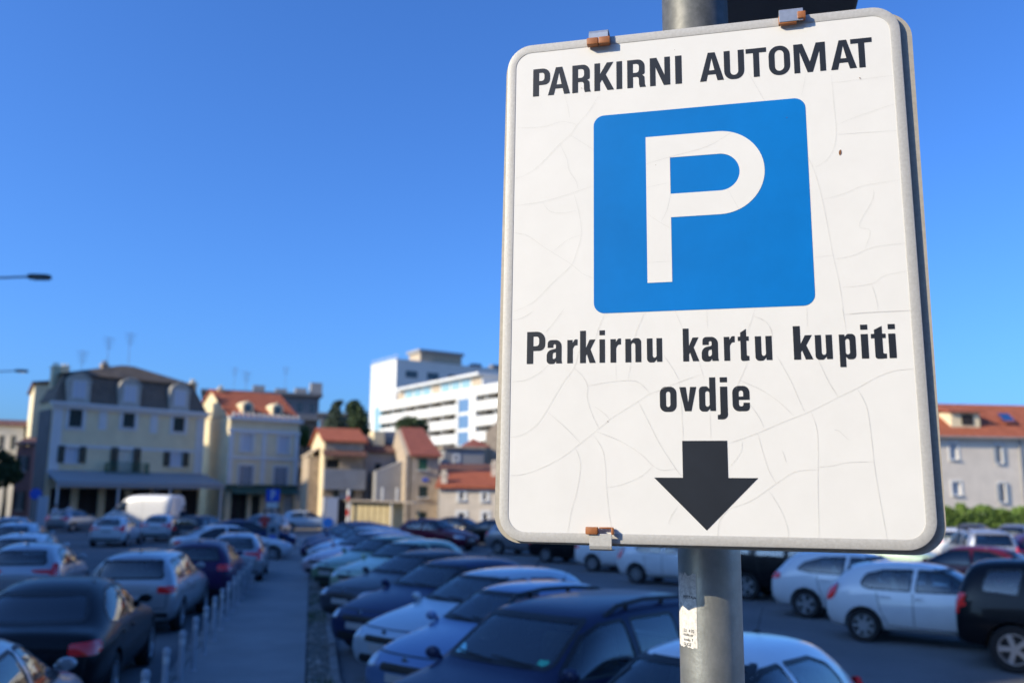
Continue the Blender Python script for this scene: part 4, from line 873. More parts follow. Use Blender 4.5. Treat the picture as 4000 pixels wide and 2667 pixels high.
antenna(b, W1 * .5, 2, zm + 1.1, zm + 4.2); antenna(b, W1 * .36, 2, zm + 1, zm + 3.6); antenna(b, W1 * .2, 2, zm, zm + 2.2)
# balcony
o = w1[1]; bm = bmesh.new(); box(bm, o[0] - 1.1, -.95, o[1] - .16, o[2] + 1.1, -.001, o[1] - .02); bc = b.part('balcony', bm, M_STONE)
bm = bmesh.new(); n_ = 26; xa, xb = o[0] - 1.05, o[2] + 1.05
for k in range(n_ + 1): x_ = xa + (xb - xa) * k / n_; box(bm, x_ - .014, -.91, o[1] - .02, x_ + .014, -.88, o[1] + .95)
for k in range(6):
    for x_ in (xa, xb): box(bm, x_ - .014, -.80 + .13 * k, o[1] - .02, x_ + .014, -.775 + .13 * k, o[1] + .95)
box(bm, xa - .03, -.925, o[1] + .951, xb + .03, -.865, o[1] + 1.0); obj('railing', bm, M_SHUTG, bc)
# awning: top edge under the first-floor windows, front edge further out
zt_, zf_ = b.uz(560, 1866)[1], 3.05
bm = bmesh.new(); prism(bm, [(-.2, -.02, 4.25), (W1 + .2, -.02, 4.25), (W1 + .5, -3.3, 3.35), (-.4, -3.3, 3.35)], (0, 0, .04)); aw = b.part('awning', bm, M_AWN)
bm = bmesh.new(); k = -.4
while k < W1 + .45: box(bm, k, -3.34, 2.98, min(k + .56, W1 + .5), -3.315, 3.36); k += .565
obj('valance', bm, M_AWN, aw)
for x_ in (-.2, W1 * .34, W1 * .67, W1 + .3):
    bm = bmesh.new(); box(bm, x_ - .06, -3.25, 0, x_ + .06, -3.13, 3.34); obj('awning_post', bm, M_TRIM, aw)
bm = bmesh.new(); box(bm, W1 * .55, -3.4, 2.5, W1 * .55 + .5, -3.36, 2.95); obj('hanging_sign', bm, M_PLAS, aw)
# --- cafe furniture band inside the arcade is dark; low planter wall in front
# --- cream block behind, left
b = Bld('corner_house', 96, 88, 60, 'tall plain sunlit cream house behind the mansard house, at the left')
h_ = b.uz(150, 1500)[1]; wB = b.uz(205, 1560)[0] + 1.5
b.part('wall', wall_mesh(wB, 12, h_, []), M_CREAM); bm = bmesh.new(); prism(bm, [(-.3, -.3, h_), (wB + .3, -.3, h_ + .5), (wB + .3, 12.3, h_ + .5), (-.3, 12.3, h_)], (0, 0, .2)); rf = b.part('roof', bm, M_RTILE3)
chimney(b, wB - .6, 1, h_ + .3, h_ + 1.9, .8, M_CREAM, rf)
b = Bld('low_white_house', -60, 96, 70, 'low white sunlit house at the left edge of the photo')
h_ = b.uz(30, 1662)[1]; wB = b.uz(92, 1700)[0]; op = [(wB * .25, h_ - 2.6, wB * .45, h_ - 1.0), (wB * .6, h_ - 2.6, wB * .8, h_ - 1.0)]
b.part('wall', wall_mesh(wB, 9, h_, op), M_WHITEB)
for o in op: window(b, o)
gable(b, 0, wB, 0, 9, h_, h_ + .8, M_RTILE3, M_WHITEB)
b = Bld('rose_house', 50, 79, 70, 'narrow dusky rose house in shade left of the mansard house')
h_ = b.uz(90, 1740)[1]; wB = b.uz(128, 1800)[0]; op = [(wB * .3, h_ - 2.2, wB * .6, h_ - .9), (wB * .3, 1, wB * .6, 2.6)]
b.part('wall', wall_mesh(wB, 6, h_, op), mat('rose_render', (.33, .18, .17), .95, noise=.12))
for o in op: window(b, o, shutters=M_SHUT)
bm = bmesh.new(); prism(bm, [(-.2, -.3, h_), (wB + .2, -.3, h_), (wB + .2, 6.2, h_ + .9), (-.2, 6.2, h_ + .9)], (0, 0, .15)); b.part('roof', bm, M_RTILE3)
# --- yellow house with red roof
b = Bld('yellow_house', 882, 78, 52, 'pale yellow plastered house with orange tiled roof and dark green shop front')
W2 = b.uz(1166, 1750)[0]; ze = (b.uz(884, 1618)[1] + b.uz(1160, 1646)[1]) / 2; z_c2 = (b.uz(884, 1650)[1] + b.uz(1160, 1668)[1]) / 2
f2 = [rect(b, C2, p, q) for p, q in (((446, 712), (512, 835)), ((706, 728), (768, 850)))]; f1 = [rect(b, C2, p, q) for p, q in (((425, 935), (515, 1075)), ((672, 945), (760, 1080)))]
gf = [(.5, .05, W2 * .3, 2.7), (W2 * .36, .05, W2 * .48, 2.5), (W2 * .54, .05, W2 * .76, 2.7), (W2 * .82, .4, W2 * .95, 2.6)]
b.part('wall', wall_mesh(W2, 11, ze, f2 + f1 + gf), M_YEL)
for o in f2: window(b, o, surround=M_TRIM, sw=.2, pane_m=M_BLIND)
for o in f1: window(b, o, surround=M_TRIM, sw=.14, shutters=M_SHUTB, closed=True)
for i, o in enumerate(gf): window(b, o, frame=M_GFASC, pane_m=[M_DARKIN, M_DARKIN, M_TRIM, M_TRIM][i], sill=False, name='shop_window')
bm = bmesh.new(); box(bm, -.2, -.35, ze - .3, W2 + .2, .05, ze); box(bm, -.08, -.14, z_c2 - .75, W2 + .08, .02, z_c2 - .45); box(bm, -.05, -.1, f1[0][3] + .55, W2 + .05, .02, f1[0][3] + .8)
for k in range(14): x_ = W2 * (k + .5) / 14; box(bm, x_ - .09, -.3, ze + .002, x_ + .09, -.06, ze + .35)
b.part('cornice', bm, M_TRIM)
for x_0 in (0, W2 - .4, W2 * .46): b.part('pilaster', bbox(x_0, -.06, 3.4, x_0 + .4, .02, z_c2 - .755), M_TRIM)
bm = bmesh.new(); box(bm, -.05, -.16, 2.85, W2 + .05, .02, 3.4); b.part('shop_fascia', bm, M_GFASC)
bm = bmesh.new(); prism(bm, [(.2, -.17, 3.0), (W2 - .1, -.17, 3.0), (W2 - .1, -1.5, 2.6), (.2, -1.5, 2.6)], (0, 0, .04)); b.part('awning', bm, M_GFASC)
rf = gable(b, 0, W2, .3, 10, ze + .05, b.uz(820, 1548)[1] + 1.1, M_RTILE, M_CREAM, .15)
for t in (.27, .70):
    bm = bmesh.new(); x_ = W2 * t; prism(bm, [(x_ - .5, .55, ze + .4), (x_ + .5, .55, ze + .4), (x_ + .5, .55, ze + 1.2), (x_, .55, ze + 1.5), (x_ - .5, .55, ze + 1.2)], (0, 2, 0)); dm = b.part('dormer', bm, M_CREAM)
    obj('dormer_window', bbox(x_ - .3, .50, ze + .5, x_ + .3, .545, ze + 1.15), M_WING, dm)
chimney(b, W2 * .12, 5, ze + 1.8, ze + 2.7, .5, M_CREAM, rf); antenna(b, W2 * .55, 6, ze + 2.4, ze + 4.9, rf)
# --- dark flats behind
b = Bld('grey_flats', 770, 112, 72, 'dark grey concrete block of flats behind the orange roof')
h_ = b.uz(900, 1535)[1]; wB = b.uz(1245, 1600)[0]; ops = []
for r_ in range(4):
    for k in range(9): x_ = wB * (k + .25) / 9; ops.append((x_, h_ - 2.2 - 3 * r_, x_ + wB / 18, h_ - .8 - 3 * r_))
b.part('wall', wall_mesh(wB, 12, h_, ops), M_DGREY)
for o in ops: window(b, o, frame=M_GREYW, sill=False)
for r_ in range(3): b.part('balcony_slab', bbox(0, -1.1, h_ - 3.15 - 3 * r_, wB, -.01, h_ - 2.4 - 3 * r_), M_DGREY)
b.part('roof', bbox(-.4, -.6, h_ + .002, wB + .4, 12.4, h_ + .35), M_DGREY)
for t, hh in ((.42, 1.5), (.62, 1.2), (.8, 1.4), (.94, 2.2)): b.part('roof_box', bbox(wB * t, 3, h_ + .353, wB * t + 1.5, 5, h_ + hh), M_GREYW)
antenna(b, wB * .7, 2, h_ + .3, h_ + 4); antenna(b, wB * .25, 2, h_ + .3, h_ + 3.6)
b = Bld('grey_terrace', 1235, 106, 80, 'lower dark grey terraced block with small windows behind the conifers')
h_ = b.uz(1300, 1622)[1]; wB = b.uz(1372, 1660)[0]; op = [(wB * .2, h_ - 2, wB * .4, h_ - .7), (wB * .6, h_ - 2, wB * .8, h_ - .7)]
b.part('wall', wall_mesh(wB, 10, h_, op), M_DGREY); b.part('roof', bbox(-.3, -.3, h_ + .002, wB + .3, 10, h_ + .3), M_DGREY)
for o in op: window(b, o, frame=M_GREYW)
# --- house with red roof, sunlit gable at its left
b = Bld('gable_house', 1262, 70, 70, 'grey two storey house with orange roof and sunlit cream gable wall on its left')
W3 = b.uz(1416, 1900)[0]; ze = b.uz(1330, 1724)[1]; Zs = lambda x, y: b.uz(*C2(x, y))
lg = rect(b, C2, (1040, 890), (1130, 955)); o1 = rect(b, C2, (1132, 1068), (1198, 1162)); dr = rect(b, C2, (1120, 1225), (1185, 1345)); dr = (dr[0], .02, dr[2], 2.3)
b.part('wall', wall_mesh(W3, 7.5, ze, [lg, o1, dr]), M_STONE)
window(b, lg, frame=M_SHUT, pane_m=M_DARKIN, sill=False); window(b, o1, shutters=M_SHUT, pane_m=M_BLIND, surround=M_TRIM, sw=.1); window(b, dr, frame=M_SHUT, pane_m=M_DARKIN, sill=False, name='door')
zr = b.uz(1300, 1677, 3.5)[1]; gable(b, 0, W3, 0, 7.5, ze, zr, M_RTILE, M_CREAM, .25)
bm = bmesh.new(); za = Zs(1100, 862)[1]; prism(bm, [(-.2, -.02, za + .25), (W3 + .1, -.02, za + .25), (W3 + .1, -1.0, za - .15), (-.2, -1.0, za - .15)], (0, 0, .12)); b.part('lean_to_roof', bm, M_RTILE3)
bm = bmesh.new(); box(bm, -.1, -.9, 3.0, W3 + .05, -.003, Zs(1100, 955)[1] - .1); b.part('loggia_wall', bm, M_GREYW)
bm = bmesh.new(); box(bm, -.06, .2, .0, -.005, 7.3, ze); prism(bm, [(-.005, 0, ze), (-.005, 7.5, ze), (-.005, 3.75, zr)], (-.05, 0, 0)); b.part('side_wall', bm, M_CREAM)
bm = bmesh.new(); box(bm, -.9, 2.2, 0, -.07, 6.5, 5.6); prism(bm, [(-1.0, 2.1, 5.603), (-.07, 2.1, 6.2), (-.07, 6.6, 6.2), (-1.0, 6.6, 5.603)], (0, 0, .14)); b.part('side_annexe', bm, M_STONE)
b.part('shop_shutter', bbox(W3 * .05, -.92, .05, W3 * .34, -.86, 2.4), M_BLIND)
# --- old dark house with sunlit slanting wall
b = Bld('shadow_house', 1418, 72, 68, 'old dark stone house in shade with one sunlit slanting gable edge')
W4 = b.uz(1548, 1900)[0]; ze = b.uz(1500, 1770)[1]; op = [rect(b, C2, (1385, 920), (1425, 980)), rect(b, C2, (1400, 1080), (1445, 1150)), (W4 * .2, .02, W4 * .45, 2.3)]
b.part('wall', wall_mesh(W4, 7, ze, op), M_GREYW)
for o in op: window(b, o, frame=M_SHUT, pane_m=M_DARKIN)
bm = bmesh.new(); zr = b.uz(1450, 1690)[1]; prism(bm, [(-.02, -.1, 4.4), (-.02, 7, 4.4), (-.02, 7, zr), (-.02, 4.6, zr)], (-.6, 0, 0)); b.part('slanting_wall', bm, M_STONE)
bm = bmesh.new(); prism(bm, [(.02, -.3, ze), (W4, -.3, ze), (W4, 5, ze + 1.6), (.02, 5, ze + 1.6)], (0, 0, .14)); rf = b.part('roof', bm, M_RTILE3)
ck_ = rect(b, C2, (1408, 695), (1480, 880)); b.part('stair_tower', bbox(ck_[0], 1.5, ze - 1, ck_[2], 3.3, b.uz(1500, 1684, 1.5)[1]), M_CREAM)
b.part('rear_wing', bbox(ck_[2] + .1, 2.5, 0, ck_[2] + 2.6, 7, b.uz(1530, 1684, 2.5)[1]), M_GREYW)
for s_, m_ in ((.55, M_SHIRT), (.68, M_REDC), (.8, M_SIGNB)): b.part('hanging_washing', bbox(W4 * s_, -.4, 3.6, W4 * s_ + .35, -.37, 4.5), m_)
# --- narrow house with red-brown roof
b = Bld('narrow_house', 1603, 68, 74, 'narrow stone house with red brown roof and green shutters')
W5 = b.uz(1712, 1900)[0]; ze = b.uz(1650, 1778)[1]; op = [rect(b, C2, (1692, 885), (1752, 968)), rect(b, C2, (1694, 1080), (1756, 1160)), rect(b, C2, (1690, 1262), (1748, 1390))]; op[2] = (op[2][0], .02, op[2][2], op[2][3])
b.part('wall', wall_mesh(W5, 8, ze, op), M_STONE)
window(b, op[0], shutters=M_SHUTG, closed=True); window(b, op[1], shutters=M_SHUT, closed=True); window(b, op[2], frame=M_SHUT, pane_m=M_SHUT, sill=False, name='door')
b.part('wall_plaque', bbox(W5 * .42, -.05, Zs(1725, 1048)[1], W5 * .62, -.002, Zs(1725, 1025)[1]), M_SIGNB)
zr = b.uz(1600, 1676, 5)[1]; bm = bmesh.new(); prism(bm, [(-.1, -.3, ze - .12), (W5 + .2, -.3, ze - .12), (W5 - .4, 5, zr), (-.1, 5, zr)], (0, 0, .15)); b.part('roof', bm, M_RTILE2)
bm = bmesh.new(); prism(bm, [(-.12, -.02, 0), (-.12, 8, 0), (-.12, 8, ze), (-.12, 5, zr), (-.12, -.02, ze)], (-.3, 0, 0)); b.part('side_wall', bm, M_STONE)
b.part('chimney', bbox(W5 - .6, 3, ze, W5, 3.8, b.uz(1715, 1720, 3)[1]), M_DGREY)
bm = bmesh.new(); prism(bm, [(-2.4, 1.6, 0), (-.43, 1.6, 0), (-.43, 1.6, 5.2), (-2.4, 1.6, 4.4)], (0, 4, 0)); b.part('side_annexe', bm, M_GREYW)
# --- low white cottages
b = Bld('white_cottage', 1716, 66, 94, 'low whitewashed cottage with orange roof left of the sign, shadow across its front')
W6 = b.uz(2010, 1900)[0] + 3; ze = b.uz(1850, 1902)[1]
op = [rect(b, C2, (1980, 1125), (2012, 1178)), rect(b, C2, (2145, 1130), (2174, 1183)), rect(b, C2, (1972, 1270), (2018, 1345)), rect(b, C2, (2146, 1270), (2180, 1330))]; op[2] = (op[2][0], .02, op[2][2], op[2][3])
b.part('wall', wall_mesh(W6, 7, ze, op), M_PLASTER)
for i, o in enumerate(op): window(b, o, surround=M_TRIM, sw=.2, pane_m=M_DARKIN, mull=False, name='door' if i == 2 else 'window')
rf = gable(b, 0, W6, 0, 7, ze, ze + 1.1, M_RTILE, M_PLASTER, .3)
chimney(b, W6 * .45, 2.5, ze + .5, ze + 1.6, .5, M_PLASTER, rf); chimney(b, .25, .6, ze - .3, ze + .8, .45, M_PLASTER, rf)
b = Bld('brown_roofed_cottage', 1716, 74, 90, 'long low cottage with dark brown tiled roof behind the whitewashed cottage')
h_ = b.uz(1850, 1872)[1]; wB = b.uz(2010, 1850)[0] + 3; b.part('wall', wall_mesh(wB, 6, h_, []), M_GREYW); gable(b, 0, wB, 0, 6, h_, b.uz(1850, 1818, 3)[1], M_RTILE3, M_GREYW, .3)
b = Bld('stone_cottage', 1732, 80, 76, 'small grey stone house with two tiny windows behind the brown roof')
h_ = b.uz(1800, 1752)[1]; wB = b.uz(1890, 1800)[0]; op = [rect(b, C2, (1950, 868), (1968, 905))]
b.part('wall', wall_mesh(wB, 6, h_, op), M_GREYW); window(b, op[0], surround=M_TRIM, sw=.2, pane_m=M_DARKIN, mull=False)
bm = bmesh.new(); box(bm, -.2, -.2, h_ + .002, wB + .2, 6, h_ + .2); b.part('roof', bm, M_STONE)
b = Bld('turret_house', 1822, 84, 78, 'small house with pointed red brown roof beside the tall stone wall')
h_ = b.uz(1850, 1744)[1]; wB = b.uz(1905, 1800)[0]; op = [rect(b, C2, (2108, 815), (2132, 850))]
b.part('wall', wall_mesh(wB, 5, h_, op), M_STONE); window(b, op[0], pane_m=M_DARKIN, mull=False)
bm = bmesh.new(); c_ = [(-.3, -.3, h_), (wB + .3, -.3, h_), (wB + .3, 5.3, h_), (-.3, 5.3, h_)]; ap_ = (wB / 2, 2.5, b.uz(1862, 1712, 2.5)[1])
for k in range(4): poly(bm, [c_[k], c_[(k + 1) % 4], ap_])
poly(bm, c_[::-1]); b.part('roof', bm, M_RTILE2)
b = Bld('stone_tower_house', 1893, 86, -35, 'tall sunlit beige stone wall of a house right beside the sign')
b.az = 89; b.root.rotation_euler = (0, 0, R(90 - 89)); b.X = az_vec(89); b.Y = Vector((-b.X.y, b.X.x, 0))
h0, h1 = b.uz(1898, 1690)[1], b.uz(1935, 1605)[1]; bm = bmesh.new()
prism(bm, [(0, 0, 0), (3.2, 0, 0), (3.2, 0, h1), (1.6, 0, h1 - .4), (0, 0, h0)], (0, 9, 0)); b.part('wall', bm, M_STONE)
b.part('rear_block', bbox(3.21, .5, 0, 8, 8, h1 + .2), M_STONE)
bm = bmesh.new(); box(bm, 3.1, .3, h1 + .21, 8.1, 8.2, h1 + .4); b.part('roof', bm, M_RTILE3)
# --- white hotel on the hill
b = Bld('white_hotel', 1473, 206, 146, 'large white terraced hotel with long balcony bands and a tower above the old houses')
b.root['label'] = 'large white terraced hotel with long balcony bands and a tower above the old houses'
L8 = b.uz(1954, 1700)[0] + 18
Hh = lambda x, y: b.uz(*C2(x, y))[1]
ztop = (Hh(1450, 510) + Hh(2200, 340)) / 2; fl = (Hh(1960, 482) - Hh(1960, 690)) / 2; ph = fl * .60
xg0, xg1 = b.uz(*C2(1975, 650))[0], b.uz(*C2(2052, 650))[0]; RC_ = 2.4
b.part('wall', bbox(0, RC_, 0, L8, 22, ztop - .1), M_WHITEB)
for k in range(8):
    z = ztop - fl * k; segs = [(0, L8)] if k == 0 else [(0, xg0 - .6), (xg1 + 2.4, L8)]
    for xa, xb in segs:
        b.part('balcony_parapet', bbox(xa, -.15, z - ph, xb, .15, z), M_WHITEB); b.part('floor_slab', bbox(xa, .151, z - ph - .0, xb, RC_ - .002, z - ph + .25), M_WHITEB)
        q = xa + .3
        while q < xb - 2 and k < 7:
            ww_ = min(5.2, xb - q - .2); zz = z - ph - .02
            w = obj('window', bbox(q, RC_ - .10, z - fl + .25, q + ww_, RC_ - .003, zz), M_TEAL if q < 6 else M_WING, b.root); obj('partition', bbox(q + ww_ + .05, .4, z - fl + .25, q + ww_ + .3, RC_ - .003, zz), M_WHITEB, w); q += ww_ + .4
bm = bmesh.new(); box(bm, xg0 - .6, -.2, 0, xg0 - .02, RC_ - .01, ztop - ph - .01); box(bm, xg1 + .02, -.2, 0, xg1 + 2.4, RC_ - .01, ztop - ph - .01); b.part('stair_wall', bm, M_WHITEB)
k = ztop - ph - .3
while k > 4: b.part('stair_window', bbox(xg0, -.05, k - 2.6, xg1, .05, k), M_SKYGL); b.part('stair_spandrel', bbox(xg0, -.06, k + .003, xg1, .06, k + .6), M_WHITEB); k -= 3.2
b.part('glass_corner', bbox(-3.4, .3, ztop - 9, -.02, 1.5, ztop - .6), M_TEAL); b.part('end_wall', bbox(-3.4, 1.51, 0, -.02, 15, ztop - .6), M_WHITEB)
# set-back top floor
xt0, xt1 = b.uz(*C2(1540, 440), 5)[0], b.uz(*C2(2145, 300), 5)[0]; zt3 = (b.uz(*C2(1640, 385), 5)[1] + b.uz(*C2(2130, 280), 5)[1]) / 2
b.part('top_floor', bbox(xt0, 5, ztop - .09, xt1, 18, zt3 - .5), M_WHITEB); b.part('top_roof', bbox(xt0 + 1.5, 3.6, zt3 - .497, xt1 + .5, 18.6, zt3), M_TRIM); n_ = 9
for k in range(n_): x_ = xt0 + (xt1 - xt0) * (k + .08) / n_; b.part('window', bbox(x_, 4.85, ztop + .5, x_ + (xt1 - xt0) / n_ * .8, 4.99, zt3 - .8), M_TEAL if k % 4 else M_STONE)
# tower: lit flank to the left, shaded long side
TD = 24; tw0 = b.uz(*C2(1352, 400), TD)[0]; tw1 = b.uz(*C2(1530, 400), TD)[0]; ztw = (b.uz(*C2(1365, 240), TD)[1] + b.uz(*C2(1522, 196), TD)[1]) / 2
b.part('tower', bbox(tw0, TD + .01, 0, tw1, TD + 62, ztw), M_WHITEB); b.part('tower_parapet', bbox(tw0 - .1, TD - .1, ztw + .002, tw1 + .1, TD + 62, ztw + .5), M_WHITEB)
for r_ in range(3):
    for k in range(3): x_ = tw0 + (tw1 - tw0) * (.15 + .17 * k); b.part('tower_window', bbox(x_, TD - .05, ztw - 5.4 - 4.6 * r_, x_ + 1.1, TD, ztw - 4.2 - 4.6 * r_), M_BLIND)
    for k in range(7): y_ = TD + 3 + 7 * k; b.part('tower_window', bbox(tw1 + .001, y_, ztw - 4.6 - 4.4 * r_, tw1 + .05, y_ + 3.8, ztw - 2.6 - 4.4 * r_), M_WING)
pa, pb_ = b.uz(*C2(1608, 200), TD + 8)[0], b.uz(*C2(1692, 200), TD + 8)[0]; pz0 = ztw + .503; pz1 = b.uz(*C2(1650, 150), TD + 8)[1]; sh = pb_ - (tw1 - .8)
b.part('roof_plant_room', bbox(pa - sh + .6, TD + 8, pz0, tw1 - .8, TD + 22, pz1), M_STONE); b.part('plant_room_roof', bbox(pa - sh, TD + 7.4, pz1 + .003, tw1 - .3, TD + 22.6, pz1 + .9), M_GREYW)
bm = bmesh.new()
for k in range(12): x_ = tw0 + (tw1 - tw0) * k / 11; box(bm, x_, TD + .2, ztw + .503, x_ + .1, TD + .3, ztw + 1.5)
box(bm, tw0, TD + .2, ztw + 1.503, tw1, TD + .3, ztw + 1.6); b.part('roof_railing', bm, M_TRIM)
for k in range(5): b.part('roof_box', bbox(tw1 - 3, TD + 26 + 7 * k, ztw + .503, tw1 - .6, TD + 29 + 7 * k, ztw + 1.6 + .3 * (k % 2)), M_DGREY)
# --- grey house on the right, orange roof
b = Bld('right_house', 3575, 72, 84, 'long grey rendered house with bright orange roof and pale shutters right of the sign')
ze = (b.uz(3665, 1696)[1] + b.uz(3990, 1708)[1]) / 2; W9 = b.uz(4000, 1800)[0] + 9
op = [rect(b, C7, (603, 545), (672, 672)), rect(b, C7, (958, 560), (1012, 702)), rect(b, C7, (624, 845), (696, 945)), rect(b, C7, (985, 855), (1040, 1000))]
op += [(o[0] + 8.3, o[1], o[2] + 8.3, o[3]) for o in op[1::2]]
b.part('wall', wall_mesh(W9, 9, ze, op), mat('warm_grey_render', (.68, .59, .48), .95, noise=.10, nscale=.7, bump=.15, bscale=3))
for i, o in enumerate(op): window(b, o, surround=M_TRIM, sw=.13, shutters=M_SHUTB if i % 2 else None, closed=False, pane_m=M_WING if i % 2 else M_SHUTB)
rf = gable(b, 0, W9, 0, 9, ze + .05, b.uz(3700, 1583, 4.5)[1], M_RTILE, M_STONE, .4)
bm = bmesh.new(); box(bm, 0, -.5, ze - .2, W9, -.38, ze - .07); xdp = b.uz(3984, 1800)[0]; box(bm, xdp, -.14, 0, xdp + .12, -.02, ze - .2); b.part('gutter', bm, M_GREYW)
bm = bmesh.new(); c_ = rect(b, C7, (700, 320), (900, 385)); zd = ze + 1.15; xd = (c_[0] + c_[2]) / 2 - .2; prism(bm, [(xd - 1.3, .9, zd - .55), (xd + 1.2, .9, zd - .55), (xd + 1.2, .9, zd + .85), (xd - 1.3, .9, zd + .85)], (0, 2.6, 0)); dm = b.part('dormer', bm, M_CREAM)
bm = bmesh.new(); prism(bm, [(xd - 1.6, .6, zd + .8), (xd + 1.5, .6, zd + .8), (xd + 1.5, 4, zd + 1.35), (xd - 1.6, 4, zd + 1.35)], (0, 0, .12)); obj('dormer_roof', bm, M_RTILE, dm); obj('dormer_window', bbox(xd - .4, .84, zd - .2, xd + .6, .895, zd + .65), M_DARKIN, dm)
bm = bmesh.new(); xs_ = xd + 3.9; prism(bm, [(xs_ - .5, 1.1, zd + .05), (xs_ + .5, 1.1, zd + .05), (xs_ + .5, 1.9, zd + .75), (xs_ - .5, 1.9, zd + .75)], (0, -.1, .16)); b.part('skylight', bm, M_CHROME)
# --- unseen blocks beyond the left edge, roof heights set for the car park's shade
U = Vector((-math.cos(R(SUN_AZ - 180)), math.sin(R(SUN_AZ - 180)), 0)); Sx = Vector((SUN.x, SUN.y, 0)).normalized(); U = Vector((Sx.y, -Sx.x, 0)); U = U if U.y > 0 else -U
TE = math.tan(R(SUN_EL))
def caster(u0, u1, v, w, dep, name, label, m):
    """a house whose roof edge stops the sun for places with u in (u0, u1) below the slanting plane v."""
    h = v + w * TE; p = U * u0 + Sx * w; root = empty(name, (p.x, p.y, 0), math.atan2(U.y, U.x), label, 'building')
    W_ = u1 - u0; ops = []; k = 1.2
    while k < W_ - 1.6:
        zz = 1.0
        while zz < h - 2.2: ops.append((k, zz, k + 1.1, zz + 1.5)); zz += 3.1
        k += 3.0
    class B_: pass
    bb = B_(); bb.root = root
    s = -1 if (Matrix.Rotation(root.rotation_euler.z, 3, 'Z') @ Vector((0, 1, 0))).dot(Sx) < 0 else 1
    bm = wall_mesh(W_, dep, h, ops)
    if s < 0: bmesh.ops.scale(bm, vec=(1, -1, 1), verts=bm.verts[:])
    bmesh.ops.recalc_face_normals(bm, faces=bm.faces[:]); obj('wall', bm, m, root)
    bm = bmesh.new()
    for o in ops: poly(bm, [(o[0], s * .12, o[1]), (o[2], s * .12, o[1]), (o[2], s * .12, o[3]), (o[0], s * .12, o[3])])
    if ops: obj('window_panes', bm, M_WING, root)['kind'] = 'stuff'
    bm = bmesh.new(); y0_, y1_ = (0, dep) if s > 0 else (-dep, 0); box(bm, 0, y0_, h + .002, W_, y1_, h + .25); obj('roof', bm, M_GREYW, root)
caster(2.35, 9.2, 4.9, 24, 9, 'shade_house', 'unseen tall cream house shaped to shade the near car park, beyond the left edge of the view', M_CREAM)
caster(9.3, 46.5, 12.8, 24, 12, 'shade_block', 'unseen long pale block shaped to shade the car park, beyond the left edge of the view', M_YEL)
caster(71.4, 92, 12.6, 26, 10, 'shade_corner_block', 'unseen pale block shaped to shade the far end of the street, beyond the left edge', M_CREAM)
caster(67.7, 71.3, 3.1, 26, 8, 'shade_low_block', 'unseen low block added to shade the gap between the taller blocks, beyond the left edge', M_GREYW)  # low block added to keep sun off the ground below the van's side
caster(46.6, 67.6, 9.0, 26, 10, 'shade_end_block', 'unseen grey block shaped to shade the end of the car park, beyond the left edge of the view', M_GREYW)
def row_house(x, y, w, h, d, label, m):
    root = empty('row_house', (x, y, 0), math.pi, label, 'building', 'houses behind the viewer'); ops = [(1.2 + 2.6 * k, z, 2.2 + 2.6 * k, z + 1.5) for k in range(int((w - 1.5) / 2.6)) for z in (1, 4.1, 7.2) if z + 2 < h]
    bm = wall_mesh(w, d, h, ops); bmesh.ops.recalc_face_normals(bm, faces=bm.faces[:]); obj('wall', bm, m, root)
    bm = bmesh.new()
    for o in ops: poly(bm, [(o[0], .12, o[1]), (o[2], .12, o[1]), (o[2], .12, o[3]), (o[0], .12, o[3])])
    obj('window_panes', bm, M_WING, root)['kind'] = 'stuff'; bm = bmesh.new(); prism(bm, [(-.3, -.4, h + .003), (w + .3, -.4, h + .003), (w + .3, d / 2, h + 2.2), (-.3, d / 2, h + 2.2)], (0, 0, .15)); prism(bm, [(-.3, d + .4, h + .003), (w + .3, d + .4, h + .003), (w + .3, d / 2, h + 2.2), (-.3, d / 2, h + 2.2)], (0, 0, .15)); bmesh.ops.recalc_face_normals(bm, faces=bm.faces[:]); obj('roof', bm, M_RTILE3, root)
for x, w, h, l_, m in ((-8, 13, 9.4, 'shaded stone house behind the viewer, left end of its row', M_STONE), (6, 13.5, 10.2, 'shaded grey house behind the viewer, second in its row', M_GREYW), (21, 14.5, 9.0, 'shaded cream house behind the viewer, third in its row', M_CREAM), (38, 16, 9.8, 'shaded grey white house behind the viewer, right end of its row', M_PLASTER)):
    row_house(x, -13, w, h, 9, l_, m)
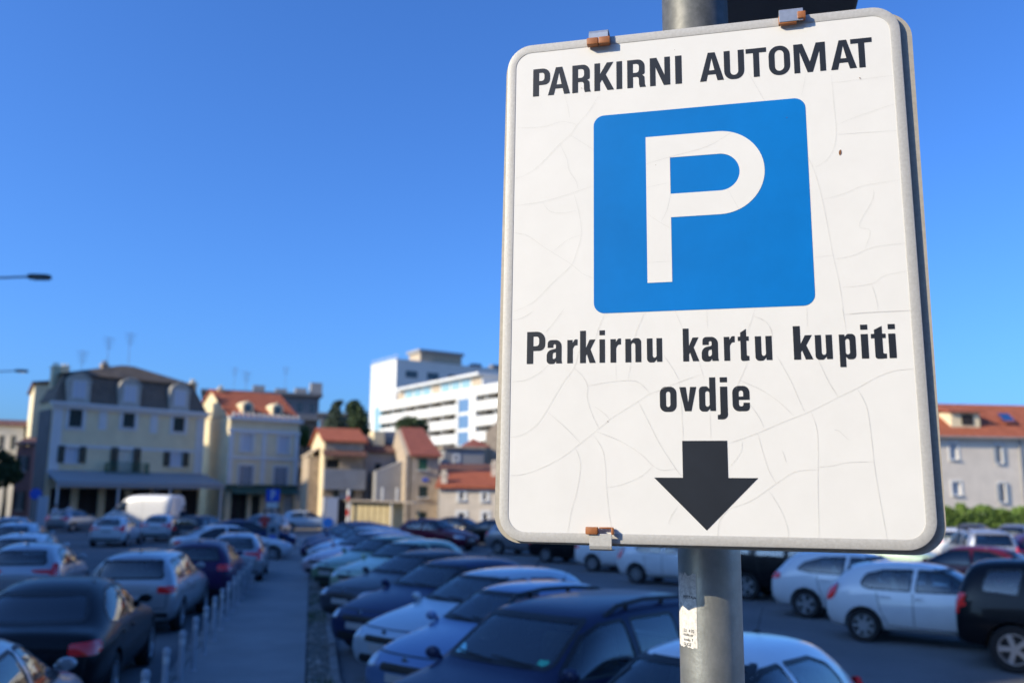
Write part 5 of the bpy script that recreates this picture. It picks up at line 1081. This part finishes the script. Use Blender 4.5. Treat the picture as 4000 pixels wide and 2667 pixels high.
# ------------------------------------------------------------------ trees, hedge
def clumps(bm, cl, n, size, rnd):
    for (c, r, sq) in cl:
        for i in range(n):
            d = Vector((rnd.gauss(0, 1), rnd.gauss(0, 1), rnd.gauss(0, 1))).normalized(); rad = r * (.45 + .6 * rnd.random() ** .6)
            p = Vector(c) + Vector((d.x * rad, d.y * rad, d.z * rad * sq)); a = Vector((rnd.gauss(0, 1), rnd.gauss(0, 1), rnd.gauss(0, 1))).normalized(); b_ = a.orthogonal().normalized(); s = size * rnd.uniform(.6, 1.4)
            e = a.cross(b_); v = [bm.verts.new(p + b_ * s), bm.verts.new(p + e * s * .55), bm.verts.new(p - b_ * s), bm.verts.new(p - e * s * .55)]; bm.faces.new(v)
def tree(name, px, y, pts, leaf_m, label, trunk, seed=1, n=170, size=.22, tr=.2):
    """pts: crown clumps as (photo x, photo y, radius in metres, vertical stretch, depth shift)."""
    rnd = random.Random(seed); p = gp(px, y); root = empty(name, (p.x, p.y, 0), 0, label, 'tree'); cl = []
    for (qx, qy, r, sq, dy) in pts:
        q_ = aty(qx, qy, y + dy); r *= .74; cl.append((q_ - Vector((p.x, p.y, 0)), r, sq))
    bm = bmesh.new(); top = max(c[0].z for c in cl); tube(bm, [(0, 0, -.1), (.05, 0, top * .3), (-.05, .05, top * .65), (0, 0, top)], tr, 9, tr * .25)
    for c, r, sq in cl[::2]: tube(bm, [(0, 0, c.z * .72), tuple(c * .6 + Vector((0, 0, c.z * .3))), tuple(c)], tr * .4, 6, tr * .1)
    obj('trunk', bm, M_BARK, root); bm = bmesh.new(); clumps(bm, cl, n, size, rnd); obj('crown', bm, leaf_m, root)
T2 = lambda x, y: C2(x, y)
tree('conifer_tree', 1402, 84, [(*C2(1232, 525), .9, 1, 0), (*C2(1215, 545), .7, .6, .5), (*C2(1250, 575), 1.1, 1.2, .3), (*C2(1272, 610), 1.2, 1.3, -.3), (*C2(1262, 660), 1.3, 1.4, .4), (*C2(1290, 650), 1.1, 1.3, -.4), (*C2(1270, 720), 1.4, 1.5, 0), (*C2(1295, 740), 1.2, 1.3, .4), (*C2(1250, 780), 1.4, 1.4, 0), (*C2(1280, 800), 1.2, 1.2, -.4)], M_LEAFD, 'tall dark green conifer between the orange roofed house and the hotel', 0, 3, 260, .2)
tree('wispy_tree', 1310, 96, [(*C2(1135, 492), .45, .6, 0), (*C2(1115, 510), .6, 1, 0), (*C2(1105, 540), .7, 1.3, .3), (*C2(1095, 580), .9, 1.3, 0), (*C2(1115, 610), 1.1, 1.2, -.3), (*C2(1080, 640), 1.3, 1.1, .5), (*C2(1130, 660), 1.3, 1, 0), (*C2(1170, 650), 1.0, .9, .4), (*C2(1060, 670), 1.0, .9, 0)], M_LEAFG, 'grey green feathery tree left of the tall conifer', 0, 4, 150, .2)
tree('round_tree', 1612, 92, [(*C2(1612, 640), 1.4, .8, 0), (*C2(1580, 660), 1.2, .8, .4), (*C2(1650, 645), 1.3, .8, -.4), (*C2(1690, 658), 1.3, .7, .2), (*C2(1720, 675), 1.0, .7, 0), (*C2(1630, 680), 1.5, .7, 0)], M_LEAFD, 'rounded dark green tree above the red brown roof', 0, 5, 240, .19)
tree('laurel_tree', 1186, 88, [(*C2(878, 700), .9, 1, 0), (*C2(870, 735), 1.0, 1, .2), (*C2(885, 760), .8, 1, 0)], M_LEAF, 'small bright green tree beside the yellow house', 0, 6, 200, .17)
tree('street_tree', 20, 74, [(10, 1800, 1.2, .9, 0), (40, 1815, 1.1, .9, .4), (-30, 1790, 1.5, 1, 0), (25, 1850, 1.3, .9, -.4), (55, 1860, .9, .9, 0), (-10, 1870, 1.2, .8, 0)], M_LEAFD, 'dark leafy tree at the left edge in front of the white house', 0, 7, 240, .2)
p0, p1 = gp(3610, 60), gp(4260, 63); bm = bmesh.new(); rnd = random.Random(9); L_ = (p1 - p0).length
for i in range(26000):
    t = rnd.random(); face = rnd.random(); top = 1.95 + .14 * math.sin(t * 23) + .10 * math.sin(t * 57 + 1) + .5 * math.exp(-((t - .205) / .012) ** 2)
    y_ = rnd.gauss(-.55, .07) if face < .6 else rnd.uniform(-.6, .6); z_ = top * rnd.random() if face < .6 else top + rnd.gauss(0, .07)
    q_ = p0.lerp(p1, t) + Vector((0, y_, z_ + .05)); a = Vector((rnd.gauss(0, 1), rnd.gauss(0, 1), rnd.gauss(0, 1))).normalized(); b_ = a.orthogonal().normalized(); e = a.cross(b_); s = rnd.uniform(.05, .11)
    bm.faces.new([bm.verts.new(q_ + b_ * s), bm.verts.new(q_ + e * s * .6), bm.verts.new(q_ - b_ * s), bm.verts.new(q_ - e * s * .6)])
hg = empty('hedge', p0, 0, 'clipped bright green hedge in front of the grey house on the right', 'hedge')
for v in bm.verts: v.co -= p0
hl = obj('foliage', bm, M_HEDGE, hg); hl['kind'] = 'stuff'
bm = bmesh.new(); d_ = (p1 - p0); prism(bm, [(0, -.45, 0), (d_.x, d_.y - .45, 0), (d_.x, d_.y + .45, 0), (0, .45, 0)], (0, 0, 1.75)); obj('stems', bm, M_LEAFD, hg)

# ------------------------------------------------------------------ street furniture
def lamp(px_tip, py_tip, px_in, y, label):
    tip = aty(px_tip, py_tip, y); root = empty('street_lamp', (tip.x - 3.2, tip.y, 0), 0, label, 'street lamp'); h = tip.z
    bm = bmesh.new(); lathe(bm, [(.14, 0), (.14, .3), (.09, .35), (.06, h - .9), (.001, h - .85)], 'z', 14); obj('post', bm, M_GALV2, root, smooth=True, sharp=50)
    bm = bmesh.new(); tube(bm, [(0, 0, h - .95), (.15, 0, h - .4), (.6, 0, h - .16), (1.4, 0, h - .06), (2.6, 0, h)], .035, 8); obj('arm', bm, M_GALV2, root, smooth=True)
    bm = bmesh.new(); prism(bm, [(2.5, -.1, h + .05), (2.62, -.15, h + .07), (3.1, -.14, h + .06), (3.2, -.06, h + .04), (3.2, .06, h + .04), (3.1, .14, h + .06), (2.62, .15, h + .07), (2.5, .1, h + .05)], (0, 0, -.13)); bmesh.ops.recalc_face_normals(bm, faces=bm.faces[:]); bmesh.ops.bevel(bm, geom=bm.edges[:], offset=.02, segments=2, affect='EDGES')
    hd = obj('lamp_head', bm, M_DARKH, root); obj('lens', bbox(2.65, -.1, h - .10, 3.1, .1, h - .075), M_LAMP, hd)
lamp(200, 1081, 120, 27, 'street lamp arm reaching in from the left against the sky, the higher one')
lamp(110, 1448, 70, 49, 'street lamp arm at the left edge just above the rooftops, the lower one')
def sign_post(name, px, y, py_base, parts, label, cat='sign', az=None):
    p = gp(px, y); root = empty(name, (p.x, p.y, 0), 0, label, cat); hmax = max(z1 for _, _, _, z1, _, _ in parts)
    bm = bmesh.new(); lathe(bm, [(.03, 0), (.03, hmax), (.001, hmax + .005)], 'z', 10); obj('post', bm, M_GALV2, root)
    for nm, xa, z0_, z1_, xb, m in parts: obj(nm, bbox(xa, -.06, z0_, xb, -.032, z1_, .006), m, root)
    return root
y_ = 39.; k_ = y_ / F
z_a, z_b = aty(1068, 1958, y_).z, aty(1068, 1909, y_).z; z_c, z_d = aty(1068, 1982, y_).z, aty(1068, 1962, y_).z
hw = .29; ps = sign_post('blue_parking_sign', 1068, y_, 0, [('sign_plate', -hw, z_a, z_b, hw, M_SIGNB), ('info_plate', -.24, z_c, z_d, .24, M_TRIM)], 'blue square parking sign with white plate below, on a post far down the path')
cu = [(x_ * .36 - .11, z_ * .40 + z_a + .06) for x_, z_ in ()]
bm = bmesh.new()
w_, cs = GL['P']; cc = [[Vector((-.085 + v.x * .30, z_a + .07 + v.y * .40)) for v in rpoly(c_, 6)] for c_ in cs]; flat(bm, cc, -.064); obj('letter', bm, M_TRIM, ps)
p = gp(1074, 38); mt = empty('ticket_machine', (p.x, p.y, 0), R(12), 'grey ticket machine box under the far blue parking sign', 'ticket machine')
obj('cabinet', bbox(-.22, -.16, .1, .22, .16, 1.45, .02), M_STEELC if 'M_STEELC' in globals() else M_GALV2, mt); obj('base', bbox(-.26, -.2, 0, .26, .2, .098), M_DGREY, mt); obj('screen', bbox(-.12, -.175, 1.05, .12, -.161, 1.28), M_WING, mt); obj('coin_panel', bbox(-.14, -.172, .6, .14, -.161, .95), M_SIGNB, mt)
p = gp(1287, 54); rs = empty('round_sign', (p.x, p.y, 0), R(5), 'round light blue traffic sign on a short post behind the parked row', 'sign')
z_ = aty(1287, 2040, 54).z; bm = bmesh.new(); lathe(bm, [(.03, 0), (.03, max(z_, .7))], 'z', 8); obj('post', bm, M_GALV2, rs)
bm = bmesh.new(); lathe(bm, [(.30, -.05), (.30, -.035), (.001, -.03)], 'y', 24, (0, 0, max(z_, .7))); obj('disc', bm, mat('light_blue_sign', (.10, .35, .75), .35), rs)
for px, y, zt, lab_, m in ((1267, 58, 2.3, 'sunlit white post left of the yellow kiosk', M_TRIM), (1634, 60, 1.5, 'short pale yellow post near the narrow house', M_KIOSK)):
    p = gp(px, y); bm = bmesh.new(); lathe(bm, [(.09, 0), (.09, zt), (.11, zt + .01), (.11, zt + .12), (.001, zt + .16)], 'z', 12); o = obj('marker_post', bm, m, None, (p.x, p.y, 0), smooth=True, sharp=40); tag(o, lab_, 'post')
# red and white barrier post
p = gp(1362, 60); bpst = empty('barrier_post', (p.x, p.y, 0), 0, 'red and white striped barrier post at the left end of the yellow kiosk', 'post')
for k in range(7):
    bm = bmesh.new(); lathe(bm, [(.10, k * .42), (.10, k * .42 + .418)], 'z', 12); obj('band', bm, M_REDC if k % 2 else M_TRIM, bpst)
bm = bmesh.new(); bmesh.ops.create_icosphere(bm, subdivisions=2, radius=.2); obj('mirror_ball', bm, M_CHROME, bpst, (0, -.05, .5), smooth=True)
# yellow kiosk with flat roof
b = Bld('kiosk', 1372, 60, 100, 'low sunlit yellow kiosk with a thin flat overhanging roof', 'kiosk')
wk = b.uz(1535, 2000)[0]; zk = b.uz(1450, 1958)[1]; n_ = 7
b.part('wall', bbox(0, .05, 0, wk, 2.4, zk), M_KIOSK)
for k in range(n_): b.part('panel', bbox(wk * k / n_ + .03, .0, .35, wk * (k + 1) / n_ - .03, .048, zk - .1), M_KIOSK)
bm = bmesh.new(); prism(bm, [(-.4, -.3, zk + .02), (wk + 1.4, -.3, zk - .08), (wk + 1.4, 2.8, zk - .08), (-.4, 2.8, zk + .02)], (0, 0, .07)); b.part('roof', bm, M_STONE)
for t in (.02, .98): bm = bmesh.new(); tube(bm, [(wk * t, -.2, 0), (wk * t, -.2, zk)], .05, 8); b.part('post', bm, M_TRIM)
for t in (.36, .72): bm = bmesh.new(); tube(bm, [(wk * t, 3.4, 0), (wk * t, 3.4, zk + .95)], .07, 8); b.part('tall_post', bm, M_TRIM)
# blue sign and white board at the left house
p = gp(140, 66); rs = empty('arrow_sign', (p.x, p.y, 0), R(40), 'round dark blue sign on a post beside the shaded left house', 'sign'); z_ = aty(140, 1928, 66).z
bm = bmesh.new(); lathe(bm, [(.035, 0), (.035, z_ + .3)], 'z', 8); obj('post', bm, M_GALV2, rs); bm = bmesh.new(); lathe(bm, [(.40, -.06), (.40, -.04), (.001, -.035)], 'y', 24, (0, 0, z_)); obj('disc', bm, M_SIGNB, rs)
p = gp(172, 64); o = obj('notice_board', bbox(-.35, -.05, 0, .35, .05, 2.3, .01), M_BLIND, None, (p.x, p.y, 0)); tag(o, 'tall pale upright board in front of the shaded left house', 'board')

# ------------------------------------------------------------------ people (far off)
def person(px, y, az, label, shirt, trousers, stride=.18, h=1.74):
    p = gp(px, y); root = empty('person', (p.x, p.y, 0), R(90 - az), label, 'person'); k = h / 1.74
    V = [((0, 0, .95), .15), ((0, 0, 1.20), .145), ((.01, 0, 1.42), .14), ((.02, 0, 1.52), .06), ((.03, 0, 1.60), .085), ((.03, 0, 1.69), .08),
         ((0, .10, .88), .10), ((stride * .5, .10, .48), .065), ((stride * .6, .10, .09), .045), ((stride * .6 + .16, .10, .04), .035),
         ((0, -.10, .88), .10), ((-stride * .35, -.10, .48), .065), ((-stride, -.10, .10), .045), ((-stride + .15, -.10, .04), .035),
         ((0, .20, 1.40), .06), ((-.05, .25, 1.12), .045), ((.06, .25, .90), .032), ((.10, .25, .80), .03), ((0, -.20, 1.40), .06), ((.04, -.25, 1.12), .045), ((.14, -.24, .92), .032), ((.18, -.24, .83), .03)]
    E = [(0, 1), (1, 2), (2, 3), (3, 4), (4, 5), (0, 6), (6, 7), (7, 8), (8, 9), (0, 10), (10, 11), (11, 12), (12, 13), (2, 14), (14, 15), (15, 16), (16, 17), (2, 18), (18, 19), (19, 20), (20, 21)]
    me = bpy.data.meshes.new('body'); me.from_pydata([tuple(c * k for c in v) for v, _ in V], E, []); o = bpy.data.objects.new('tmp', me); COL.objects.link(o)
    sk = o.modifiers.new('s', 'SKIN'); sk.use_smooth_shade = True; o.modifiers.new('u', 'SUBSURF').levels = 1
    for i, (_, r) in enumerate(V): me.skin_vertices[0].data[i].radius = (r * k, r * k); me.skin_vertices[0].data[i].use_root = i == 0
    me2 = bpy.data.meshes.new_from_object(o.evaluated_get(bpy.context.evaluated_depsgraph_get())); bpy.data.objects.remove(o)
    for m in (M_SKIN, shirt, trousers, M_PLAS): me2.materials.append(m)
    for f in me2.polygons:
        z = f.center.z / k; f.material_index = 3 if z < .075 else 2 if z < .97 and abs(f.center.y) < .21 * k else 0 if z > 1.49 or (abs(f.center.y) > .2 * k and z < 1.15) else 1
        f.use_smooth = True
    bd = link('body', me2, root)
    bm = bmesh.new(); bmesh.ops.create_icosphere(bm, subdivisions=2, radius=.098 * k); bmesh.ops.scale(bm, vec=(1.05, .95, .8), verts=bm.verts[:])
    obj('hair', bm, M_CLOTHD, root, (.015 * k, 0, 1.73 * k), smooth=True)
person(222, 61, 190, 'person in a white shirt and dark trousers walking before the shaded arcade', M_SHIRT, M_CLOTHD)
person(277, 66, 150, 'person in a pale top standing behind the silver car with round tail lamps', M_SHIRT, M_CLOTHD, .08)
person(722, 58, 200, 'person in dark clothes beside the rear of the white van', M_CLOTHD, M_CLOTHD, .14)
person(1040, 47, 170, 'person in a red top near the far blue parking sign', M_REDC, M_CLOTHD, .12)
person(1094, 50, 200, 'person in a pale blue shirt right of the far blue parking sign', M_BLIND, M_CLOTHD, .16)

# ------------------------------------------------------------------ cars
LA, LB = 219, 125                            # herringbone bays: noses of the near row and of the far row
JIT = (0, 1.6, -2, 2.4, -1.2, .8, -2.6)
def F_(kind, px, py, colr, label, az=LA, dx=0, dy=0):
    T, L, W, H = TEMPL[kind]; w_ = WSTOP[kind]; az = az + JIT[int(px) % 7]
    p = place(kind, px, py, az, w_.x, 0, w_.z); return car(kind, colr, (p.x + dx, p.y + dy), az, label)
F_('hatch', 2690, 2578, P_WHITE, 'pale white blue hatchback nearest the camera, directly behind the pole')
F_('estate', 2075, 2418, P_CHAR, 'dark navy estate car with black roof rails and stickers on its windscreen', dx=.05, dy=.35)
F_('hatch', 1960, 2316, P_BLUE, 'bright mid blue hatchback beside the navy estate car', dx=.0, dy=.15)
F_('compact', 1865, 2250, P_ICE, 'pale ice blue hatchback between the mid blue and navy hatchbacks')
F_('compact', 1712, 2206, P_NAVY, 'navy hatchback between the ice blue and the dark grey cars')
F_('sedan', 1600, 2168, P_GREY, 'dark grey car in the near row, next to the navy hatchback')
F_('hatch', 1560, 2122, P_PGREEN, 'pale green hatchback in the near row, the closer of the two green cars')
F_('hatch', 1470, 2104, P_TEAL, 'mid green hatchback in the near row behind the pale green one')
F_('compact', 1420, 2085, P_PINK, 'pale rose hatchback far down the near row')
F_('hatch', 1400, 2066, P_ICE, 'small white blue hatchback far down the near row with blue windscreen')
F_('compact', 1370, 2054, P_PURPLE, 'dark aubergine hatchback at the far end of the near row')
F_('hatch', 1345, 2044, P_NAVY, 'last dark blue car of the near row, beside the yellow kiosk')
def RW(kind, px, y, colr, label, az=LB, side=-1):       # rear wheel on the visible side stands at photo column px, distance y
    T, L, W, H = TEMPL[kind]; rx = {'hatch': -1.28, 'compact': -1.30, 'sedan': -1.32, 'estate': -1.42, 'wagon': -1.36, 'suv': -1.36}[kind]
    p = place_y(px, y, az, rx, side * W / 2); return car(kind, colr, (p.x, p.y), az, label)
RW('hatch', 3345, 17.6, P_WHITE, 'white five door hatchback with clear red tail lamp right of the pole')
RW('compact', 3128, 20.9, P_WHITE, 'white hatchback with long arched side window just left of the five door one')
RW('suv', 3915, 14.6, P_BLACK, 'black off road car at the right edge, seen from its rear corner')
RW('suv', 2900, 24.4, P_BLACK, 'black off road car partly hidden by the pole', LB)
RW('hatch', 2478, 28.6, P_WHITE, 'white hatchback with red lamp just left of the pole, under the sign')
RW('wagon', 2310, 33.0, P_WHITE, 'white wagon with dark wheel left of the pole, under the sign')
RW('sedan', 2130, 37.2, P_BLACK, 'black car with red lamp below the sign\'s lower left corner')
RW('compact', 1945, 42.0, P_STEEL, 'grey hatchback with red tail lamp left of the sign\'s lower corner')
RW('sedan', 1850, 48.5, P_BLACK, 'black saloon before the whitewashed cottage')
RW('sedan', 1700, 53.0, P_BLACK, 'black saloon with shiny wheel in front of the narrow house', 120)
RW('compact', 1590, 45.5, P_MAROON, 'maroon hatchback behind the green hatchbacks')
p = place('estate', 3990, 2410, 130, -2.0, 0, .9); car('wagon', P_STEEL, (9.75, 12.2), 125, 'silver grey car cut off by the right edge of the photo')
def RF(kind, px, y, colr, label, az): p = gp(px, y); return car(kind, colr, (p.x, p.y), az, label)
RF('sedan', 3745, 25.5, P_MAROON, 'dark maroon saloon behind the white five door hatchback', -52)
RF('estate', 3800, 34.0, P_SILVER, 'silver people carrier with tall red tail lamps at the right', 12)
RF('compact', 4010, 34.0, P_PURPLE, 'aubergine hatchback at the far right edge behind the maroon saloon', 20)
RF('hatch', 3715, 41.0, P_WHITE, 'white hatchback right beside the lower right corner of the sign', 30)
RF('wagon', 3800, 47.5, P_GREY, 'dark grey wagon in front of the hedge', 35)
RF('compact', 3960, 47.5, P_STEEL, 'steel grey hatchback in front of the hedge at the right edge', 35)
RF('hatch', 3480, 31.0, P_PGREEN, 'pale green hatchback behind the two white hatchbacks', LB)
# left of the path: rear views
def RR(kind, px, py, colr, label, az, dx=0, dy=0, cat='car'):
    T, L, W, H = TEMPL[kind]; hx = {'hatch': -1.45, 'compact': -1.5, 'sedan': -1.05, 'estate': -1.95, 'wagon': -1.9, 'suv': -1.9}[kind]
    p = place(kind, px, py, az, hx, 0, H - .06); return car(kind, colr, (p.x + dx, p.y + dy), az, label)
p = place('sedan', 195, 2290, -13, -1.1, 0, 1.44); car('sedan', P_BLACK, (p.x, p.y), -13, 'black saloon with red tail lamps at the lower left, seen from behind', scale=1.06)
RR('wagon', 525, 2172, P_SILVER, 'silver wagon parked ahead of the black saloon by the bollards', -9)
RR('compact', 775, 2122, P_PURPLE, 'aubergine hatchback ahead of the silver wagon by the bollards', -11)
RR('hatch', 895, 2096, P_SILVER, 'silver hatchback just beyond the aubergine one by the bollards', -12, dx=-.1, dy=1.0)
car('hatch', P_SILVER, (-4.78, 8.0), -13, 'silver hatchback cut off by the lower left corner of the photo')
RR('hatch', 100, 2134, P_SILVER, 'silver hatchback at the left edge with see-through rear window', -14)
RR('hatch', 75, 2092, P_WHITE, 'white hatchback at the left edge behind the silver one', -14)
RR('compact', 60, 2046, P_ICE, 'ice blue hatchback at the left edge, second from the far end', -14)
RR('hatch', 40, 2024, P_STEEL, 'steel grey hatchback at the left edge, the farthest there', -14)
RR('hatch', 432, 2020, P_WHITE, 'white hatchback seen from behind, in front of the white van', -8)
RR('hatch', 545, 2016, P_WHITE, 'white hatchback right of another white one, before the white van', -6, dy=2.5)
RR('wagon', 600, 2020, P_GREY, 'dark grey wagon parked before the rear of the white van', 8, dx=1.0, dy=2)
RF('sedan', 918, 36.0, P_WHITE, 'white saloon turned sideways at the far end of the bollards', 62)
RF('sedan', 970, 43.0, P_NAVY, 'dark blue saloon behind the white sideways one', 62)
RF('hatch', 305, 62.0, P_SILVER, 'silver car with round red tail lamps before the arcade', 12)
RF('compact', 1022, 52.0, P_SILVER, 'silver car with glinting front beyond the bollards', 195)
RF('hatch', 1212, 66.0, P_ICE, 'pale blue hatchback at the far end of the path', 75)
p = gp(566, 65); car('van', P_WHITE, (p.x, p.y), 283, 'high roofed white panel van with its sunlit side, before the awning', 'van')
# papers inside the navy estate's windscreen
est = [o for o in COL.objects if o.get('label', '').startswith('dark navy estate')][0]
bm = bmesh.new(); base = TEMPL['estate'][0]
wsm = [m for n, m, *_ in base if n == 'windscreen'][0]; bb = bmesh.new(); bb.from_mesh(wsm); wt = BVHTree.FromBMesh(bb); bb.free()
for nm, pts, m in (('green_sticker', [(.46, 1.165), (.56, 1.165), (.56, 1.215), (.46, 1.215)], M_GREENS), ('white_sticker', [(.47, 1.09), (.57, 1.09), (.57, 1.16), (.47, 1.16)], M_PLATE), ('blue_sticker', [(-.60, 1.13), (-.44, 1.13), (-.50, 1.25), (-.56, 1.25)], M_CYANS)):
    obj(nm, pane(wt, pts, 'F', .003, 3, 3), m, est)
